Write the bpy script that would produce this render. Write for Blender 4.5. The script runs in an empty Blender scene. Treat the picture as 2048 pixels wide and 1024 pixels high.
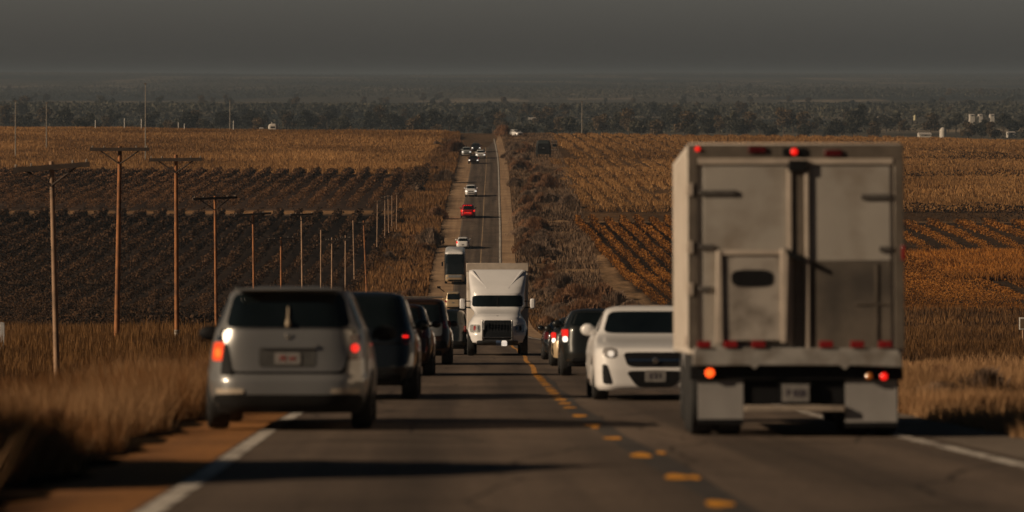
import bpy, bmesh, math, random
import numpy as np
from mathutils import Vector, Matrix, Euler
PI = math.pi
S = bpy.context.scene
COL = S.collection
RNG = np.random.default_rng(7)

# ------------------------------------------------------------------ camera
F = 7000.0                       # focal length in pixels of the 2048 px wide picture
cam = bpy.data.cameras.new('camera'); camo = bpy.data.objects.new('camera', cam); COL.objects.link(camo)
cam.sensor_width = 36; cam.lens = F / 2048 * 36
cam.shift_y = -362 / 2048
camo.rotation_euler = (PI / 2, 0, 0); camo.location = (0, 0, 0)
cam.clip_start = 0.5; cam.clip_end = 90000
cam.dof.use_dof = True; cam.dof.focus_distance = 250; cam.dof.aperture_fstop = 1.7
S.camera = camo

# ------------------------------------------------------------------ sky, sun, exposure
SUN_EL, SUN_AZ = 24.0, 18.0      # elevation; how far behind the camera's left side
sx, sy, sz = -math.cos(math.radians(SUN_AZ)) * math.cos(math.radians(SUN_EL)), -math.sin(math.radians(SUN_AZ)) * math.cos(math.radians(SUN_EL)), math.sin(math.radians(SUN_EL))
W = bpy.data.worlds.new('World'); S.world = W; W.use_nodes = True
nt = W.node_tree; nt.nodes.clear()
sky = nt.nodes.new('ShaderNodeTexSky'); sky.sky_type = 'NISHITA'; sky.sun_disc = False
sky.sun_elevation = math.radians(SUN_EL); sky.sun_rotation = math.atan2(sx, sy)
sky.dust_density = 2.0; sky.air_density = 1.0
hs = nt.nodes.new('ShaderNodeHueSaturation'); hs.inputs['Saturation'].default_value = 0.75; hs.inputs['Value'].default_value = 1
ml = nt.nodes.new('ShaderNodeMix'); ml.data_type = 'RGBA'; ml.blend_type = 'MULTIPLY'; ml.inputs[0].default_value = 1
ml.inputs[7].default_value = (0.60, 0.60, 0.58, 1)
bg = nt.nodes.new('ShaderNodeBackground'); bg.inputs[1].default_value = 0.05
wo = nt.nodes.new('ShaderNodeOutputWorld')
geo_ = nt.nodes.new('ShaderNodeTexCoord'); sep_ = nt.nodes.new('ShaderNodeSeparateXYZ'); nt.links.new(geo_.outputs['Generated'], sep_.inputs[0])
mr_ = nt.nodes.new('ShaderNodeMapRange'); mr_.interpolation_type = 'SMOOTHSTEP'; mr_.inputs[1].default_value = 0.02; mr_.inputs[2].default_value = 0.10
nt.links.new(sep_.outputs['Z'], mr_.inputs[0])
gm_ = nt.nodes.new('ShaderNodeMix'); gm_.data_type = 'RGBA'; gm_.inputs[6].default_value = (1.16, 1.12, 1.20, 1); gm_.inputs[7].default_value = (0.085, 0.13, 0.16, 1)   # dusty band low, clear dim blue above
nt.links.new(mr_.outputs[0], gm_.inputs[0]); nt.links.new(gm_.outputs[2], ml.inputs[7])
nt.links.new(sky.outputs[0], hs.inputs['Color']); nt.links.new(hs.outputs[0], ml.inputs[6])
nt.links.new(ml.outputs[2], bg.inputs[0]); nt.links.new(bg.outputs[0], wo.inputs[0])
sl = bpy.data.lights.new('sun', 'SUN'); sl.energy = 5.0; sl.angle = math.radians(0.6); sl.color = (1.0, 0.76, 0.52)
so = bpy.data.objects.new('sun', sl); COL.objects.link(so)
so.rotation_euler = Vector((sx, sy, sz)).to_track_quat('Z', 'Y').to_euler()
S.view_settings.view_transform = 'Standard'; S.view_settings.look = 'None'
S.view_settings.gamma = 1; S.view_settings.exposure = -0.47
S.render.engine = 'CYCLES'
S.cycles.use_denoising = True
S.cycles.max_bounces = 6; S.cycles.diffuse_bounces = 2; S.cycles.glossy_bounces = 3; S.cycles.transmission_bounces = 3
S.cycles.volume_bounces = 0; S.cycles.transparent_max_bounces = 6

# ------------------------------------------------------------------ materials
MATS = {}
def mat(name, col, rough=0.6, metal=0.0, coat=0.0, emit=None, es=1.0, spec=0.5, noise=None, dirt=None):
    """col: base colour; noise=(scale, amount) mottling; dirt=(colour, scale, low, high) stains"""
    if name in MATS: return MATS[name]
    m = bpy.data.materials.new(name); m.use_nodes = True; n = m.node_tree.nodes; l = m.node_tree.links
    b = n['Principled BSDF']
    b.inputs['Roughness'].default_value = rough; b.inputs['Metallic'].default_value = metal
    b.inputs['Coat Weight'].default_value = coat; b.inputs['Coat Roughness'].default_value = 0.06
    b.inputs['Specular IOR Level'].default_value = spec
    b.inputs['Base Color'].default_value = (*col, 1)
    out = None
    tc = n.new('ShaderNodeTexCoord')
    if noise:
        t = n.new('ShaderNodeTexNoise'); t.inputs['Scale'].default_value = noise[0]; t.inputs['Detail'].default_value = 5
        l.new(tc.outputs['Object'], t.inputs['Vector'])
        mp = n.new('ShaderNodeMapRange'); mp.inputs[1].default_value = 0.3; mp.inputs[2].default_value = 0.7
        mp.inputs[3].default_value = 1 - noise[1]; mp.inputs[4].default_value = 1 + noise[1]
        l.new(t.outputs['Fac'], mp.inputs[0])
        mx = n.new('ShaderNodeMix'); mx.data_type = 'RGBA'; mx.blend_type = 'MULTIPLY'; mx.inputs[0].default_value = 1
        mx.inputs[6].default_value = (*col, 1); l.new(mp.outputs[0], mx.inputs[7]); out = mx.outputs[2]
    if dirt:
        t = n.new('ShaderNodeTexNoise'); t.inputs['Scale'].default_value = dirt[1]; t.inputs['Detail'].default_value = 6
        l.new(tc.outputs['Object'], t.inputs['Vector'])
        mp = n.new('ShaderNodeMapRange'); mp.inputs[1].default_value = dirt[2]; mp.inputs[2].default_value = dirt[3]
        l.new(t.outputs['Fac'], mp.inputs[0])
        mx = n.new('ShaderNodeMix'); mx.data_type = 'RGBA'; mx.inputs[7].default_value = (*dirt[0], 1)
        if out: l.new(out, mx.inputs[6])
        else: mx.inputs[6].default_value = (*col, 1)
        l.new(mp.outputs[0], mx.inputs[0]); out = mx.outputs[2]
    if out: l.new(out, b.inputs['Base Color'])
    if emit:
        b.inputs['Emission Color'].default_value = (*emit, 1); b.inputs['Emission Strength'].default_value = es
    MATS[name] = m; return m

def foliage(name, dark, light, trans=0.25, patch=0.03):
    """leaf or blade colour varies from blade to blade (attribute rnd) and in broad patches"""
    m = bpy.data.materials.new(name); m.use_nodes = True; n = m.node_tree.nodes; l = m.node_tree.links
    b = n['Principled BSDF']; b.inputs['Roughness'].default_value = 0.85; b.inputs['Specular IOR Level'].default_value = 0.15
    at = n.new('ShaderNodeAttribute'); at.attribute_name = 'rnd'
    geo = n.new('ShaderNodeNewGeometry')
    t = n.new('ShaderNodeTexNoise'); t.inputs['Scale'].default_value = patch; t.inputs['Detail'].default_value = 5
    l.new(geo.outputs['Position'], t.inputs['Vector'])
    mp = n.new('ShaderNodeMapRange'); mp.inputs[1].default_value = 0.35; mp.inputs[2].default_value = 0.65; mp.inputs[3].default_value = -0.3; mp.inputs[4].default_value = 0.3
    l.new(t.outputs['Fac'], mp.inputs[0])
    ad = n.new('ShaderNodeMath'); ad.operation = 'ADD'; ad.use_clamp = True
    l.new(at.outputs['Fac'], ad.inputs[0]); l.new(mp.outputs[0], ad.inputs[1])
    mx = n.new('ShaderNodeMix'); mx.data_type = 'RGBA'; mx.inputs[6].default_value = (*dark, 1); mx.inputs[7].default_value = (*light, 1)
    l.new(ad.outputs[0], mx.inputs[0]); l.new(mx.outputs[2], b.inputs['Base Color'])
    tr = n.new('ShaderNodeBsdfTranslucent'); l.new(mx.outputs[2], tr.inputs[0])
    ms = n.new('ShaderNodeMixShader'); ms.inputs[0].default_value = trans
    l.new(b.outputs[0], ms.inputs[1]); l.new(tr.outputs[0], ms.inputs[2]); l.new(ms.outputs[0], n['Material Output'].inputs[0])
    return m

TYRE = mat('tyre rubber', (0.018, 0.018, 0.018), 0.85, noise=(9, .3))
RIM = mat('wheel metal', (0.35, 0.35, 0.34), 0.35, 0.9, noise=(6, .15))
BLACK = mat('black plastic', (0.007, 0.007, 0.008), 0.7, spec=.2, noise=(5, .25))
GLASS = mat('tinted glass', (0.006, 0.009, 0.010), 0.06, spec=0.6, noise=(1.5, .3))
CHROME = mat('chrome trim', (0.6, 0.6, 0.58), 0.18, 1.0, noise=(8, .1))
REDLENS = mat('red lens', (0.22, 0.008, 0.008), 0.2, coat=.6, noise=(12, .2))
REDLIT = mat('lit red lamp', (0.5, 0.02, 0.01), 0.3, emit=(1.0, 0.012, 0.008), es=1.5)
ORANGELIT = mat('lit orange red lamp', (0.6, 0.1, 0.02), 0.3, emit=(1.0, 0.085, 0.01), es=3.0)
REDSOFT = mat('soft lit red lamp', (.42, .015, .01), .3, emit=(1.0, .012, .008), es=.75)
WHITELIT = mat('lit white lamp', (0.8, 0.8, 0.75), 0.3, emit=(1.0, 0.92, 0.8), es=1.6)
LENS = mat('clear lens', (0.5, 0.5, 0.48), 0.12, 0.4, coat=.8, noise=(14, .4))
AMBER = mat('amber reflector', (0.5, 0.16, 0.02), 0.3, coat=.5, noise=(14, .2))
PLATE = mat('number plate', (0.2, 0.19, 0.18), 0.5, noise=(10, .2))
INK = mat('plate lettering', (0.06, 0.05, 0.07), 0.6, noise=(20, .2))
INKRED = mat('red plate lettering', (0.35, 0.05, 0.04), 0.6, noise=(20, .2))

# ------------------------------------------------------------------ object helpers
def tag(o, label=None, cat=None, group=None, kind=None):
    if label: o['label'] = label
    if cat: o['category'] = cat
    if group: o['group'] = group
    if kind: o['kind'] = kind
    return o
def empty(name, label, cat, group=None):
    o = bpy.data.objects.new(name, None); COL.objects.link(o); o.empty_display_size = 0.2
    return tag(o, label, cat, group)
def link(name, me, m, parent=None, bevel=0.0, smooth=True, loc=None):
    o = bpy.data.objects.new(name, me); COL.objects.link(o)
    if m is not None: me.materials.clear(); me.materials.append(m)
    if parent is not None: o.parent = parent
    if bevel:
        b = o.modifiers.new('bevel', 'BEVEL'); b.width = bevel; b.segments = 2; b.limit_method = 'ANGLE'
    if smooth:
        me.polygons.foreach_set('use_smooth', [True] * len(me.polygons))
        try: me.set_sharp_from_angle(angle=math.radians(38))
        except Exception: pass
    if loc: o.location = loc
    return o
class MB:
    def __init__(s): s.v = []; s.f = []
    def add(s, vs, fs):
        b = len(s.v); s.v += [tuple(map(float, q)) for q in vs]; s.f += [tuple(i + b for i in q) for q in fs]; return s
    def box(s, x0, x1, y0, y1, z0, z1):
        return s.add([(x0, y0, z0), (x1, y0, z0), (x1, y1, z0), (x0, y1, z0), (x0, y0, z1), (x1, y0, z1), (x1, y1, z1), (x0, y1, z1)],
                     [(0, 3, 2, 1), (4, 5, 6, 7), (0, 1, 5, 4), (1, 2, 6, 5), (2, 3, 7, 6), (3, 0, 4, 7)])
    def cyl(s, p0, p1, r0, r1=None, n=12):
        r1 = r0 if r1 is None else r1
        p0, p1 = Vector(p0), Vector(p1); d = (p1 - p0).normalized()
        a = d.orthogonal().normalized(); b = d.cross(a)
        vs = []
        for p, r in ((p0, r0), (p1, r1)):
            for i in range(n):
                t = 2 * PI * i / n; vs.append(p + a * r * math.cos(t) + b * r * math.sin(t))
        fs = [(i, (i + 1) % n, n + (i + 1) % n, n + i) for i in range(n)] + [tuple(range(n))[::-1], tuple(range(n, 2 * n))]
        return s.add(vs, fs)
    def lathe(s, c, axis_pts, n=28):            # profile (x, r) turned round the x axis at c
        vs = []
        for x, r in axis_pts:
            for i in range(n):
                t = 2 * PI * i / n; vs.append((c[0] + x, c[1] + r * math.cos(t), c[2] + r * math.sin(t)))
        k = len(axis_pts)
        fs = [(j * n + i, j * n + (i + 1) % n, (j + 1) * n + (i + 1) % n, (j + 1) * n + i) for j in range(k - 1) for i in range(n)]
        fs += [tuple(range(n))[::-1], tuple(range((k - 1) * n, k * n))]
        return s.add(vs, fs)
    def tri_prism(s, poly, y0, y1):             # polygon in (x, z) pulled along y
        n = len(poly)
        return s.add([(x, y0, z) for x, z in poly] + [(x, y1, z) for x, z in poly],
                     [tuple(range(n)), tuple(range(n, 2 * n))[::-1]] + [(i, i + n, (i + 1) % n + n, (i + 1) % n) for i in range(n)])
    def ell(s, c, r, nu=14, nv=8):
        vs = [(c[0], c[1], c[2] - r[2])]
        for j in range(1, nv):
            p = -PI / 2 + PI * j / nv
            for i in range(nu):
                t = 2 * PI * i / nu; vs.append((c[0] + r[0] * math.cos(p) * math.cos(t), c[1] + r[1] * math.cos(p) * math.sin(t), c[2] + r[2] * math.sin(p)))
        vs.append((c[0], c[1], c[2] + r[2])); L = len(vs) - 1
        fs = [(0, 1 + (i + 1) % nu, 1 + i) for i in range(nu)]
        for j in range(nv - 2):
            for i in range(nu): fs.append((1 + j * nu + i, 1 + j * nu + (i + 1) % nu, 1 + (j + 1) * nu + (i + 1) % nu, 1 + (j + 1) * nu + i))
        fs += [(L, L - nu + i, L - nu + (i + 1) % nu) for i in range(nu)]
        return s.add(vs, fs)
    def build(s, name, m, parent=None, bevel=0.0, smooth=True):
        me = bpy.data.meshes.new(name); me.from_pydata(s.v, [], s.f)
        bm = bmesh.new(); bm.from_mesh(me); bmesh.ops.recalc_face_normals(bm, faces=bm.faces); bm.to_mesh(me); bm.free()
        return link(name, me, m, parent, bevel, smooth)
def copy_tree(o, parent=None):
    c = o.copy(); COL.objects.link(c); c.parent = parent
    for ch in list(o.children): copy_tree(ch, c)
    return c
def text_obj(name, body, size, m, parent, loc, rot, squash=1.0):
    cu = bpy.data.curves.new(name, 'FONT'); cu.body = body; cu.size = size; cu.extrude = 0.002; cu.align_x = 'CENTER'; cu.align_y = 'CENTER'
    t = bpy.data.objects.new(name, cu); COL.objects.link(t)
    bpy.context.view_layer.update()
    me = bpy.data.meshes.new_from_object(t.evaluated_get(bpy.context.evaluated_depsgraph_get()))
    bpy.data.objects.remove(t)
    o = link(name, me, m, parent, smooth=False); o.location = loc; o.rotation_euler = rot; o.scale = (squash, 1, 1); return o

# ------------------------------------------------------------------ the lie of the land
def pchip(xs, ys):
    xs, ys = np.array(xs, float), np.array(ys, float); h = np.diff(xs); dl = np.diff(ys) / h
    d = np.zeros_like(xs); d[0] = dl[0]; d[-1] = dl[-1]
    for i in range(1, len(xs) - 1):
        if dl[i - 1] * dl[i] > 0:
            w1, w2 = 2 * h[i] + h[i - 1], h[i] + 2 * h[i - 1]; d[i] = (w1 + w2) / (w1 / dl[i - 1] + w2 / dl[i])
    def f(q):
        q = np.asarray(q, float); i = np.clip(np.searchsorted(xs, q) - 1, 0, len(xs) - 2)
        t = (q - xs[i]) / h[i]; t2, t3 = t * t, t * t * t
        return (2*t3 - 3*t2 + 1) * ys[i] + (t3 - 2*t2 + t) * h[i] * d[i] + (-2*t3 + 3*t2) * ys[i+1] + (t3 - t2) * h[i] * d[i+1]
    return f
KN = .0707
_p = pchip([-60, 100, 200, 280, 300, 340, 380, 420, 460, 497, 561, 638, 822, 1000, 1040, 1100, 1200, 1350, 1500, 3000, 90000],
           [-1.29 + KN*60, -1.29 - KN*100, -1.29 - KN*200, -1.29 - KN*280, -22.5, -25.0, -26.9, -27.5, -27.3, -26.5, -24.6, -22.8, -20.4, -17.9, -17.6, -18.6, -24, -33, -34, -34.1, -34.2])
prof = _p
xc = pchip([-60, 10, 25, 50, 79, 135, 250, 350, 496, 560, 636, 823, 900, 1000, 1200], [3.4, 1.75, 1.46, .90, .66, .44, -.7, -2.4, -4.45, -4.7, -5.1, -6.05, -6.8, -8.1, -12])
def sst(x, a, b):
    t = np.clip((np.asarray(x, float) - a) / (b - a), 0, 1); return t * t * (3 - 2 * t)
lane_l = lambda d: 3.95 - .55 * sst(d, 150, 480)
lane_r = lambda d: 3.3 - .55 * sst(d, 150, 480)
sh_l = lambda d: 1.45 + 1.75 * sst(d, 150, 480)
sh_r = lambda d: 1.35 + .85 * sst(d, 150, 480)
def gz(x, d):
    """height of the ground beside the road"""
    x = np.asarray(x, float); d = np.asarray(d, float)
    z = prof(d) - .0125 * x * sst(d, 760, 1000) * (1 - sst(d, 1300, 1500))
    u = x - xc(d)
    ditch = -.55 * np.exp(-((u + 15) / 5.0) ** 2) * (1 - sst(d, 105, 150))
    ditch += -.35 * sst(-u, 7, 11) * (1 - sst(d, 105, 160)) - .25 * sst(u, 6.5, 9) * (1 - sst(d, 150, 250))
    far = sst(d, 4500, 13000)
    hill = far * (30 + 12 * np.sin(x / 2100 + 1.3) + 7 * np.sin(x / 830 + d / 3000) + 4 * np.sin(x / 370))
    roll = sst(d, 1800, 4000) * 3.0 * np.sin(x / 410 + d / 900) * (1 - far)
    return z + ditch + hill + roll
def PX(px, d): return (px - 1024) * d / F           # sideways metres for a pixel column at a distance
def slope_at(d): return float((prof(d + 1) - prof(d - 1)) / 2)
def yaw_at(d): return -math.atan(float((xc(d + 2) - xc(d - 2)) / 4))
def place(o, x, d, back=False, scale=1.0, yaw=None, dz=0.0, road=True, ref=0.0):
    """x, d: where the point (0, ref) of the vehicle stands"""
    z = float(prof(d)) if road else float(gz(x, d))
    o.location = (x, d, z + dz)
    pitch = math.atan(slope_at(d)); yw = yaw_at(d) if yaw is None else yaw
    M = Matrix.Rotation(pitch, 4, 'X') @ Matrix.Rotation(yw + (PI if back else 0), 4, 'Z')
    o.rotation_euler = M.to_euler(); o.scale = (scale,) * 3
    o.location = o.location - M.to_3x3() @ Vector((0, ref * scale, 0))
    return o

# ------------------------------------------------------------------ ground sheet
def grid_mesh(name, X, Y, Z):
    nr, nc = X.shape
    co = np.stack([X, Y, Z], -1).reshape(-1, 3).astype(np.float32)
    i = np.arange(nr - 1)[:, None] * nc + np.arange(nc - 1)[None]
    q = np.stack([i, i + 1, i + nc + 1, i + nc], -1).reshape(-1).astype(np.int32)
    me = bpy.data.meshes.new(name); me.vertices.add(len(co)); me.vertices.foreach_set('co', co.ravel())
    nf = len(q) // 4; me.loops.add(len(q)); me.loops.foreach_set('vertex_index', q)
    me.polygons.add(nf); me.polygons.foreach_set('loop_start', np.arange(0, nf * 4, 4, dtype=np.int32))
    me.polygons.foreach_set('use_smooth', np.ones(nf, bool)); me.update(); me.validate(); return me
dl = np.concatenate([np.arange(-40, 1300, 2.0), 1300 * (30.0 ** (np.arange(0, 91) / 90))])
xl = np.concatenate([-np.geomspace(1020, 19500, 20)[::-1], -np.arange(210, 1001, 20.0)[::-1], np.arange(-200, -30, 4.0), np.arange(-30, 30, 1.0), np.arange(30, 201, 4.0), np.arange(210, 1001, 20.0), np.geomspace(1020, 19500, 20)])
GX, GD = np.meshgrid(xl, dl)
U = GX - xc(np.clip(GD, -60, 1200))
Z = gz(GX, GD)
under = (U > -(lane_l(GD) + sh_l(GD) + .6)) & (U < lane_r(GD) + sh_r(GD) + .6) & (GD < 1080)
Z = Z - np.where(under, .06, 0)
col = np.zeros(GX.shape + (3,)); col[:] = (.11, .068, .038)
def zone(mask, c): col[mask] = c
vergeL, vergeR = (U < 0), (U > 0)
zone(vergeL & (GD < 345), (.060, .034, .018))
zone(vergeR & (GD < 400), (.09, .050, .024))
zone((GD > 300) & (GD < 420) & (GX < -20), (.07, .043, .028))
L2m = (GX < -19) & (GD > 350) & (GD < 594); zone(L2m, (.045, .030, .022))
zone((GX < -19) & (GD >= 597) & (GD < 605), (.27, .15, .07))
zone((GX < -19) & (GD >= 607) & (GD < 750), (.06, .036, .024))
zone((GX < -17) & (GD >= 750) & (GD < 1060), (.22, .125, .05))
zone((GX > -18) & (U < -6) & (GD > 400), (.16, .095, .05))
zone((U > 4) & (GD > 400) & (GD < 1060), (.17, .10, .05))
zone((GX > 4) & (GD > 415) & (GD < 585), (.29, .18, .095))
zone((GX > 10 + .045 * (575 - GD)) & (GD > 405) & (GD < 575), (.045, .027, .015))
zone((GX > 55) & (GD > 462) & (GD < 512), (.24, .12, .04))
zone((GX > 64) & (GD > 578) & (GD < 586), (.38, .30, .22))
zone((GX > 11) & (GD > 576) & (GD < 1060), (.11, .060, .026))
zone((GD >= 1060) & (GD < 1500), (.10, .07, .045))
zone((GD >= 1500), (.085, .075, .055))
h_ = np.sin(GX / 260 + 1.7 * np.sin(GD / 700)) * np.sin(GD / 330 + GX / 900)
h_ = np.sin(GX / 95 + 2.2 * np.sin(GD / 300)) * np.sin(GD / 210 + GX / 330) + .4 * np.sin(GX / 41 + GD / 500)
h2_ = np.sin(GX / 230 + 2 * np.sin(GD / 1300)) * np.sin(GD / 560 + GX / 2600 + 1)
zone((GD >= 2100) & (h_ > .45), (.24, .195, .14)); zone((GD >= 2100) & (h2_ < -.15), (.022, .027, .024))
ground = link('ground', grid_mesh('ground', GX, GD, Z), None)
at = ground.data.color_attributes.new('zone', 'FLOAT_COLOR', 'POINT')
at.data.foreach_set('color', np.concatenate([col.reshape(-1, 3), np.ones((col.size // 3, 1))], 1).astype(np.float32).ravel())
m = bpy.data.materials.new('soil and stubble'); m.use_nodes = True; n = m.node_tree.nodes; l = m.node_tree.links
b = n['Principled BSDF']; b.inputs['Roughness'].default_value = .95; b.inputs['Specular IOR Level'].default_value = .1
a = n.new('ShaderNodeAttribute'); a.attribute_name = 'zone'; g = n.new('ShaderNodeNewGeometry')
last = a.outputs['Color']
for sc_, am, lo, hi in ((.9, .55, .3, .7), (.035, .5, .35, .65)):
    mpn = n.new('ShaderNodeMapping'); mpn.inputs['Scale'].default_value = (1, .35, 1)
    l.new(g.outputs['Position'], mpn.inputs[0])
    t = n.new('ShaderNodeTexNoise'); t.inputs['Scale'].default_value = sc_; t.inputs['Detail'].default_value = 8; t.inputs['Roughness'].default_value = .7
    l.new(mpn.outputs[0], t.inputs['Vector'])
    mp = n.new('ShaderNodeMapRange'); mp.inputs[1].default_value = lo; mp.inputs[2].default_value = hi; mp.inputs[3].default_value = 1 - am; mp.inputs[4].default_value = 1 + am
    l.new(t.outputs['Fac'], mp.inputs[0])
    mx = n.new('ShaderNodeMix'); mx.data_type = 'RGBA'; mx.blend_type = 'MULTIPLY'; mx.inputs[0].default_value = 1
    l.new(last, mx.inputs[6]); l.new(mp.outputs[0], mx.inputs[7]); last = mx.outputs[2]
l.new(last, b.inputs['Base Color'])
ground.data.materials.append(m); tag(ground, kind='structure')

# ------------------------------------------------------------------ road sheets
def road_mat(name, base, streak, tint2, rough=.8, cracks=False):
    m = bpy.data.materials.new(name); m.use_nodes = True; n = m.node_tree.nodes; l = m.node_tree.links
    b = n['Principled BSDF']; b.inputs['Roughness'].default_value = rough; b.inputs['Specular IOR Level'].default_value = .25
    at = n.new('ShaderNodeAttribute'); at.attribute_name = 'lat'    # metres from the centre line and along it
    t1 = n.new('ShaderNodeTexNoise'); t1.inputs['Scale'].default_value = 1.0; t1.inputs['Detail'].default_value = 6
    mp1 = n.new('ShaderNodeMapping'); mp1.inputs['Scale'].default_value = (1.3, .02, 1)
    l.new(at.outputs['Vector'], mp1.inputs[0]); l.new(mp1.outputs[0], t1.inputs['Vector'])
    t2 = n.new('ShaderNodeTexNoise'); t2.inputs['Scale'].default_value = 14; t2.inputs['Detail'].default_value = 8
    g = n.new('ShaderNodeNewGeometry'); l.new(g.outputs['Position'], t2.inputs['Vector'])
    t3 = n.new('ShaderNodeTexNoise'); t3.inputs['Scale'].default_value = .25; t3.inputs['Detail'].default_value = 6
    l.new(g.outputs['Position'], t3.inputs['Vector'])
    mr1 = n.new('ShaderNodeMapRange'); mr1.inputs[1].default_value = .35; mr1.inputs[2].default_value = .65; l.new(t1.outputs['Fac'], mr1.inputs[0])
    mx = n.new('ShaderNodeMix'); mx.data_type = 'RGBA'; mx.inputs[6].default_value = (*base, 1); mx.inputs[7].default_value = (*tint2, 1)
    l.new(mr1.outputs[0], mx.inputs[0]); last = mx.outputs[2]
    for t, am in ((t2, .3), (t3, streak)):
        mr = n.new('ShaderNodeMapRange'); mr.inputs[1].default_value = .3; mr.inputs[2].default_value = .7; mr.inputs[3].default_value = 1 - am; mr.inputs[4].default_value = 1 + am
        l.new(t.outputs['Fac'], mr.inputs[0])
        m2 = n.new('ShaderNodeMix'); m2.data_type = 'RGBA'; m2.blend_type = 'MULTIPLY'; m2.inputs[0].default_value = 1
        l.new(last, m2.inputs[6]); l.new(mr.outputs[0], m2.inputs[7]); last = m2.outputs[2]
    if cracks:
        vo = n.new('ShaderNodeTexVoronoi'); vo.feature = 'DISTANCE_TO_EDGE'; vo.inputs['Scale'].default_value = .22
        mv = n.new('ShaderNodeMapping'); mv.inputs['Scale'].default_value = (1.6, .55, 1); ad = n.new('ShaderNodeVectorMath'); ad.operation = 'ADD'
        l.new(g.outputs['Position'], ad.inputs[0]); l.new(t3.outputs['Color'], ad.inputs[1]); l.new(ad.outputs[0], mv.inputs[0]); l.new(mv.outputs[0], vo.inputs['Vector'])
        mc = n.new('ShaderNodeMapRange'); mc.inputs[1].default_value = .004; mc.inputs[2].default_value = .012; mc.inputs[3].default_value = .45; mc.inputs[4].default_value = 1
        l.new(vo.outputs['Distance'], mc.inputs[0])
        m3 = n.new('ShaderNodeMix'); m3.data_type = 'RGBA'; m3.blend_type = 'MULTIPLY'; m3.inputs[0].default_value = 1
        l.new(last, m3.inputs[6]); l.new(mc.outputs[0], m3.inputs[7]); last = m3.outputs[2]
        # rubber darkened wheel tracks
        sx_ = n.new('ShaderNodeSeparateXYZ'); l.new(at.outputs['Vector'], sx_.inputs[0])
        sn = n.new('ShaderNodeMath'); sn.operation = 'SINE'; mm_ = n.new('ShaderNodeMath'); mm_.operation = 'MULTIPLY'; mm_.inputs[1].default_value = 3.3
        l.new(sx_.outputs['X'], mm_.inputs[0]); l.new(mm_.outputs[0], sn.inputs[0])
        mw = n.new('ShaderNodeMapRange'); mw.inputs[1].default_value = -1; mw.inputs[2].default_value = 1; mw.inputs[3].default_value = .86; mw.inputs[4].default_value = 1.1
        l.new(sn.outputs[0], mw.inputs[0]); m4 = n.new('ShaderNodeMix'); m4.data_type = 'RGBA'; m4.blend_type = 'MULTIPLY'; m4.inputs[0].default_value = 1
        l.new(last, m4.inputs[6]); l.new(mw.outputs[0], m4.inputs[7]); last = m4.outputs[2]
    l.new(last, b.inputs['Base Color'])
    bp = n.new('ShaderNodeBump'); bp.inputs['Strength'].default_value = .25; bp.inputs['Distance'].default_value = .01
    l.new(t2.outputs['Fac'], bp.inputs['Height']); l.new(bp.outputs[0], b.inputs['Normal'])
    return m
ROADD = np.arange(-36, 1081, 2.0)
def strip(name, m, fa, fb, dz, ds=ROADD, k=5, jag=0.0, kind='structure'):
    A = fa(ds); B = fb(ds); T = np.linspace(0, 1, k)[None]
    off = A[:, None] * (1 - T) + B[:, None] * T
    if jag:
        off[:, 0] += RNG.normal(0, jag, len(ds)); 
    X = xc(ds)[:, None] + off; D = np.repeat(ds[:, None], k, 1)
    me = grid_mesh(name, X, D, np.repeat((prof(ds) + dz)[:, None], k, 1))
    a = me.attributes.new('lat', 'FLOAT_VECTOR', 'POINT')
    a.data.foreach_set('vector', np.stack([off, D, off * 0], -1).astype(np.float32).ravel())
    o = link(name, me, m); return tag(o, kind=kind)
ASPH = road_mat('brown asphalt', (.078, .059, .046), .22, (.150, .111, .082), cracks=True)
ROADL = lambda d: -(lane_l(d) + .13); ROADR = lambda d: lane_r(d) + .30
strip('road', ASPH, ROADL, ROADR, 0, k=9)
DIRT = road_mat('orange dirt shoulder', (.36, .155, .040), .30, (.26, .115, .038), .95)
GRAV = road_mat('tan gravel shoulder', (.40, .265, .155), .25, (.30, .19, .11), .95)
PALE = road_mat('pale worn shoulder', (.20, .165, .13), .2, (.17, .135, .105), .9)
nearD, farD = np.arange(-36, 151, 2.0), np.arange(150, 1081, 2.0)
strip('dirt_shoulder', DIRT, lambda d: -(lane_l(d) + sh_l(d)), ROADL, -.008, nearD)
strip('shade_edge', mat('painted grass shade', (.022, .015, .010), 1.0, spec=.0, noise=(3, .4)), lambda d: -(lane_l(d) + sh_l(d) + .3), lambda d: -(lane_l(d) + sh_l(d) - .42 + .10 * np.sin(d * 2.1) + .07 * np.sin(d * 5.3)), -.003, np.arange(-36, 151, .5))  # dark ragged strip paints the shade of the verge grass on the shoulder
strip('gravel_shoulder', GRAV, lambda d: -(lane_l(d) + sh_l(d)), ROADL, -.008, farD, jag=.25)
strip('paved_shoulder', PALE, ROADR, lambda d: lane_r(d) + sh_r(d), -.008, nearD)
strip('gravel_shoulder', GRAV, ROADR, lambda d: lane_r(d) + sh_r(d), -.008, farD)
WHITE = mat('worn white road paint', (.62, .57, .50), .8, dirt=((.13, .10, .08), 3.5, .48, .62))
YEL = mat('worn yellow road paint', (.62, .27, .035), .8, dirt=((.10, .07, .05), 5, .52, .62))
TAR = mat('dark tar seam', (.048, .039, .033), .8, noise=(2, .3))
strip('lane_line', WHITE, lambda d: -(lane_l(d) + .085), lambda d: -(lane_l(d) - .085), .004, np.arange(-36, 330, 2.0), 2)
FADED = mat('faded white road paint', (.22, .17, .125), .8, dirt=((.13, .10, .08), 2, .42, .58))
strip('lane_line', FADED, lambda d: -(lane_l(d) + .07), lambda d: -(lane_l(d) - .07), .004, np.arange(330, 1030, 2.0), 2)
strip('lane_line', WHITE, lambda d: lane_r(d) - .085 - .04 * sst(d, 200, 400), lambda d: lane_r(d) + .085 + .04 * sst(d, 200, 400), .004, np.arange(-36, 1001, 2.0), 2)
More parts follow.
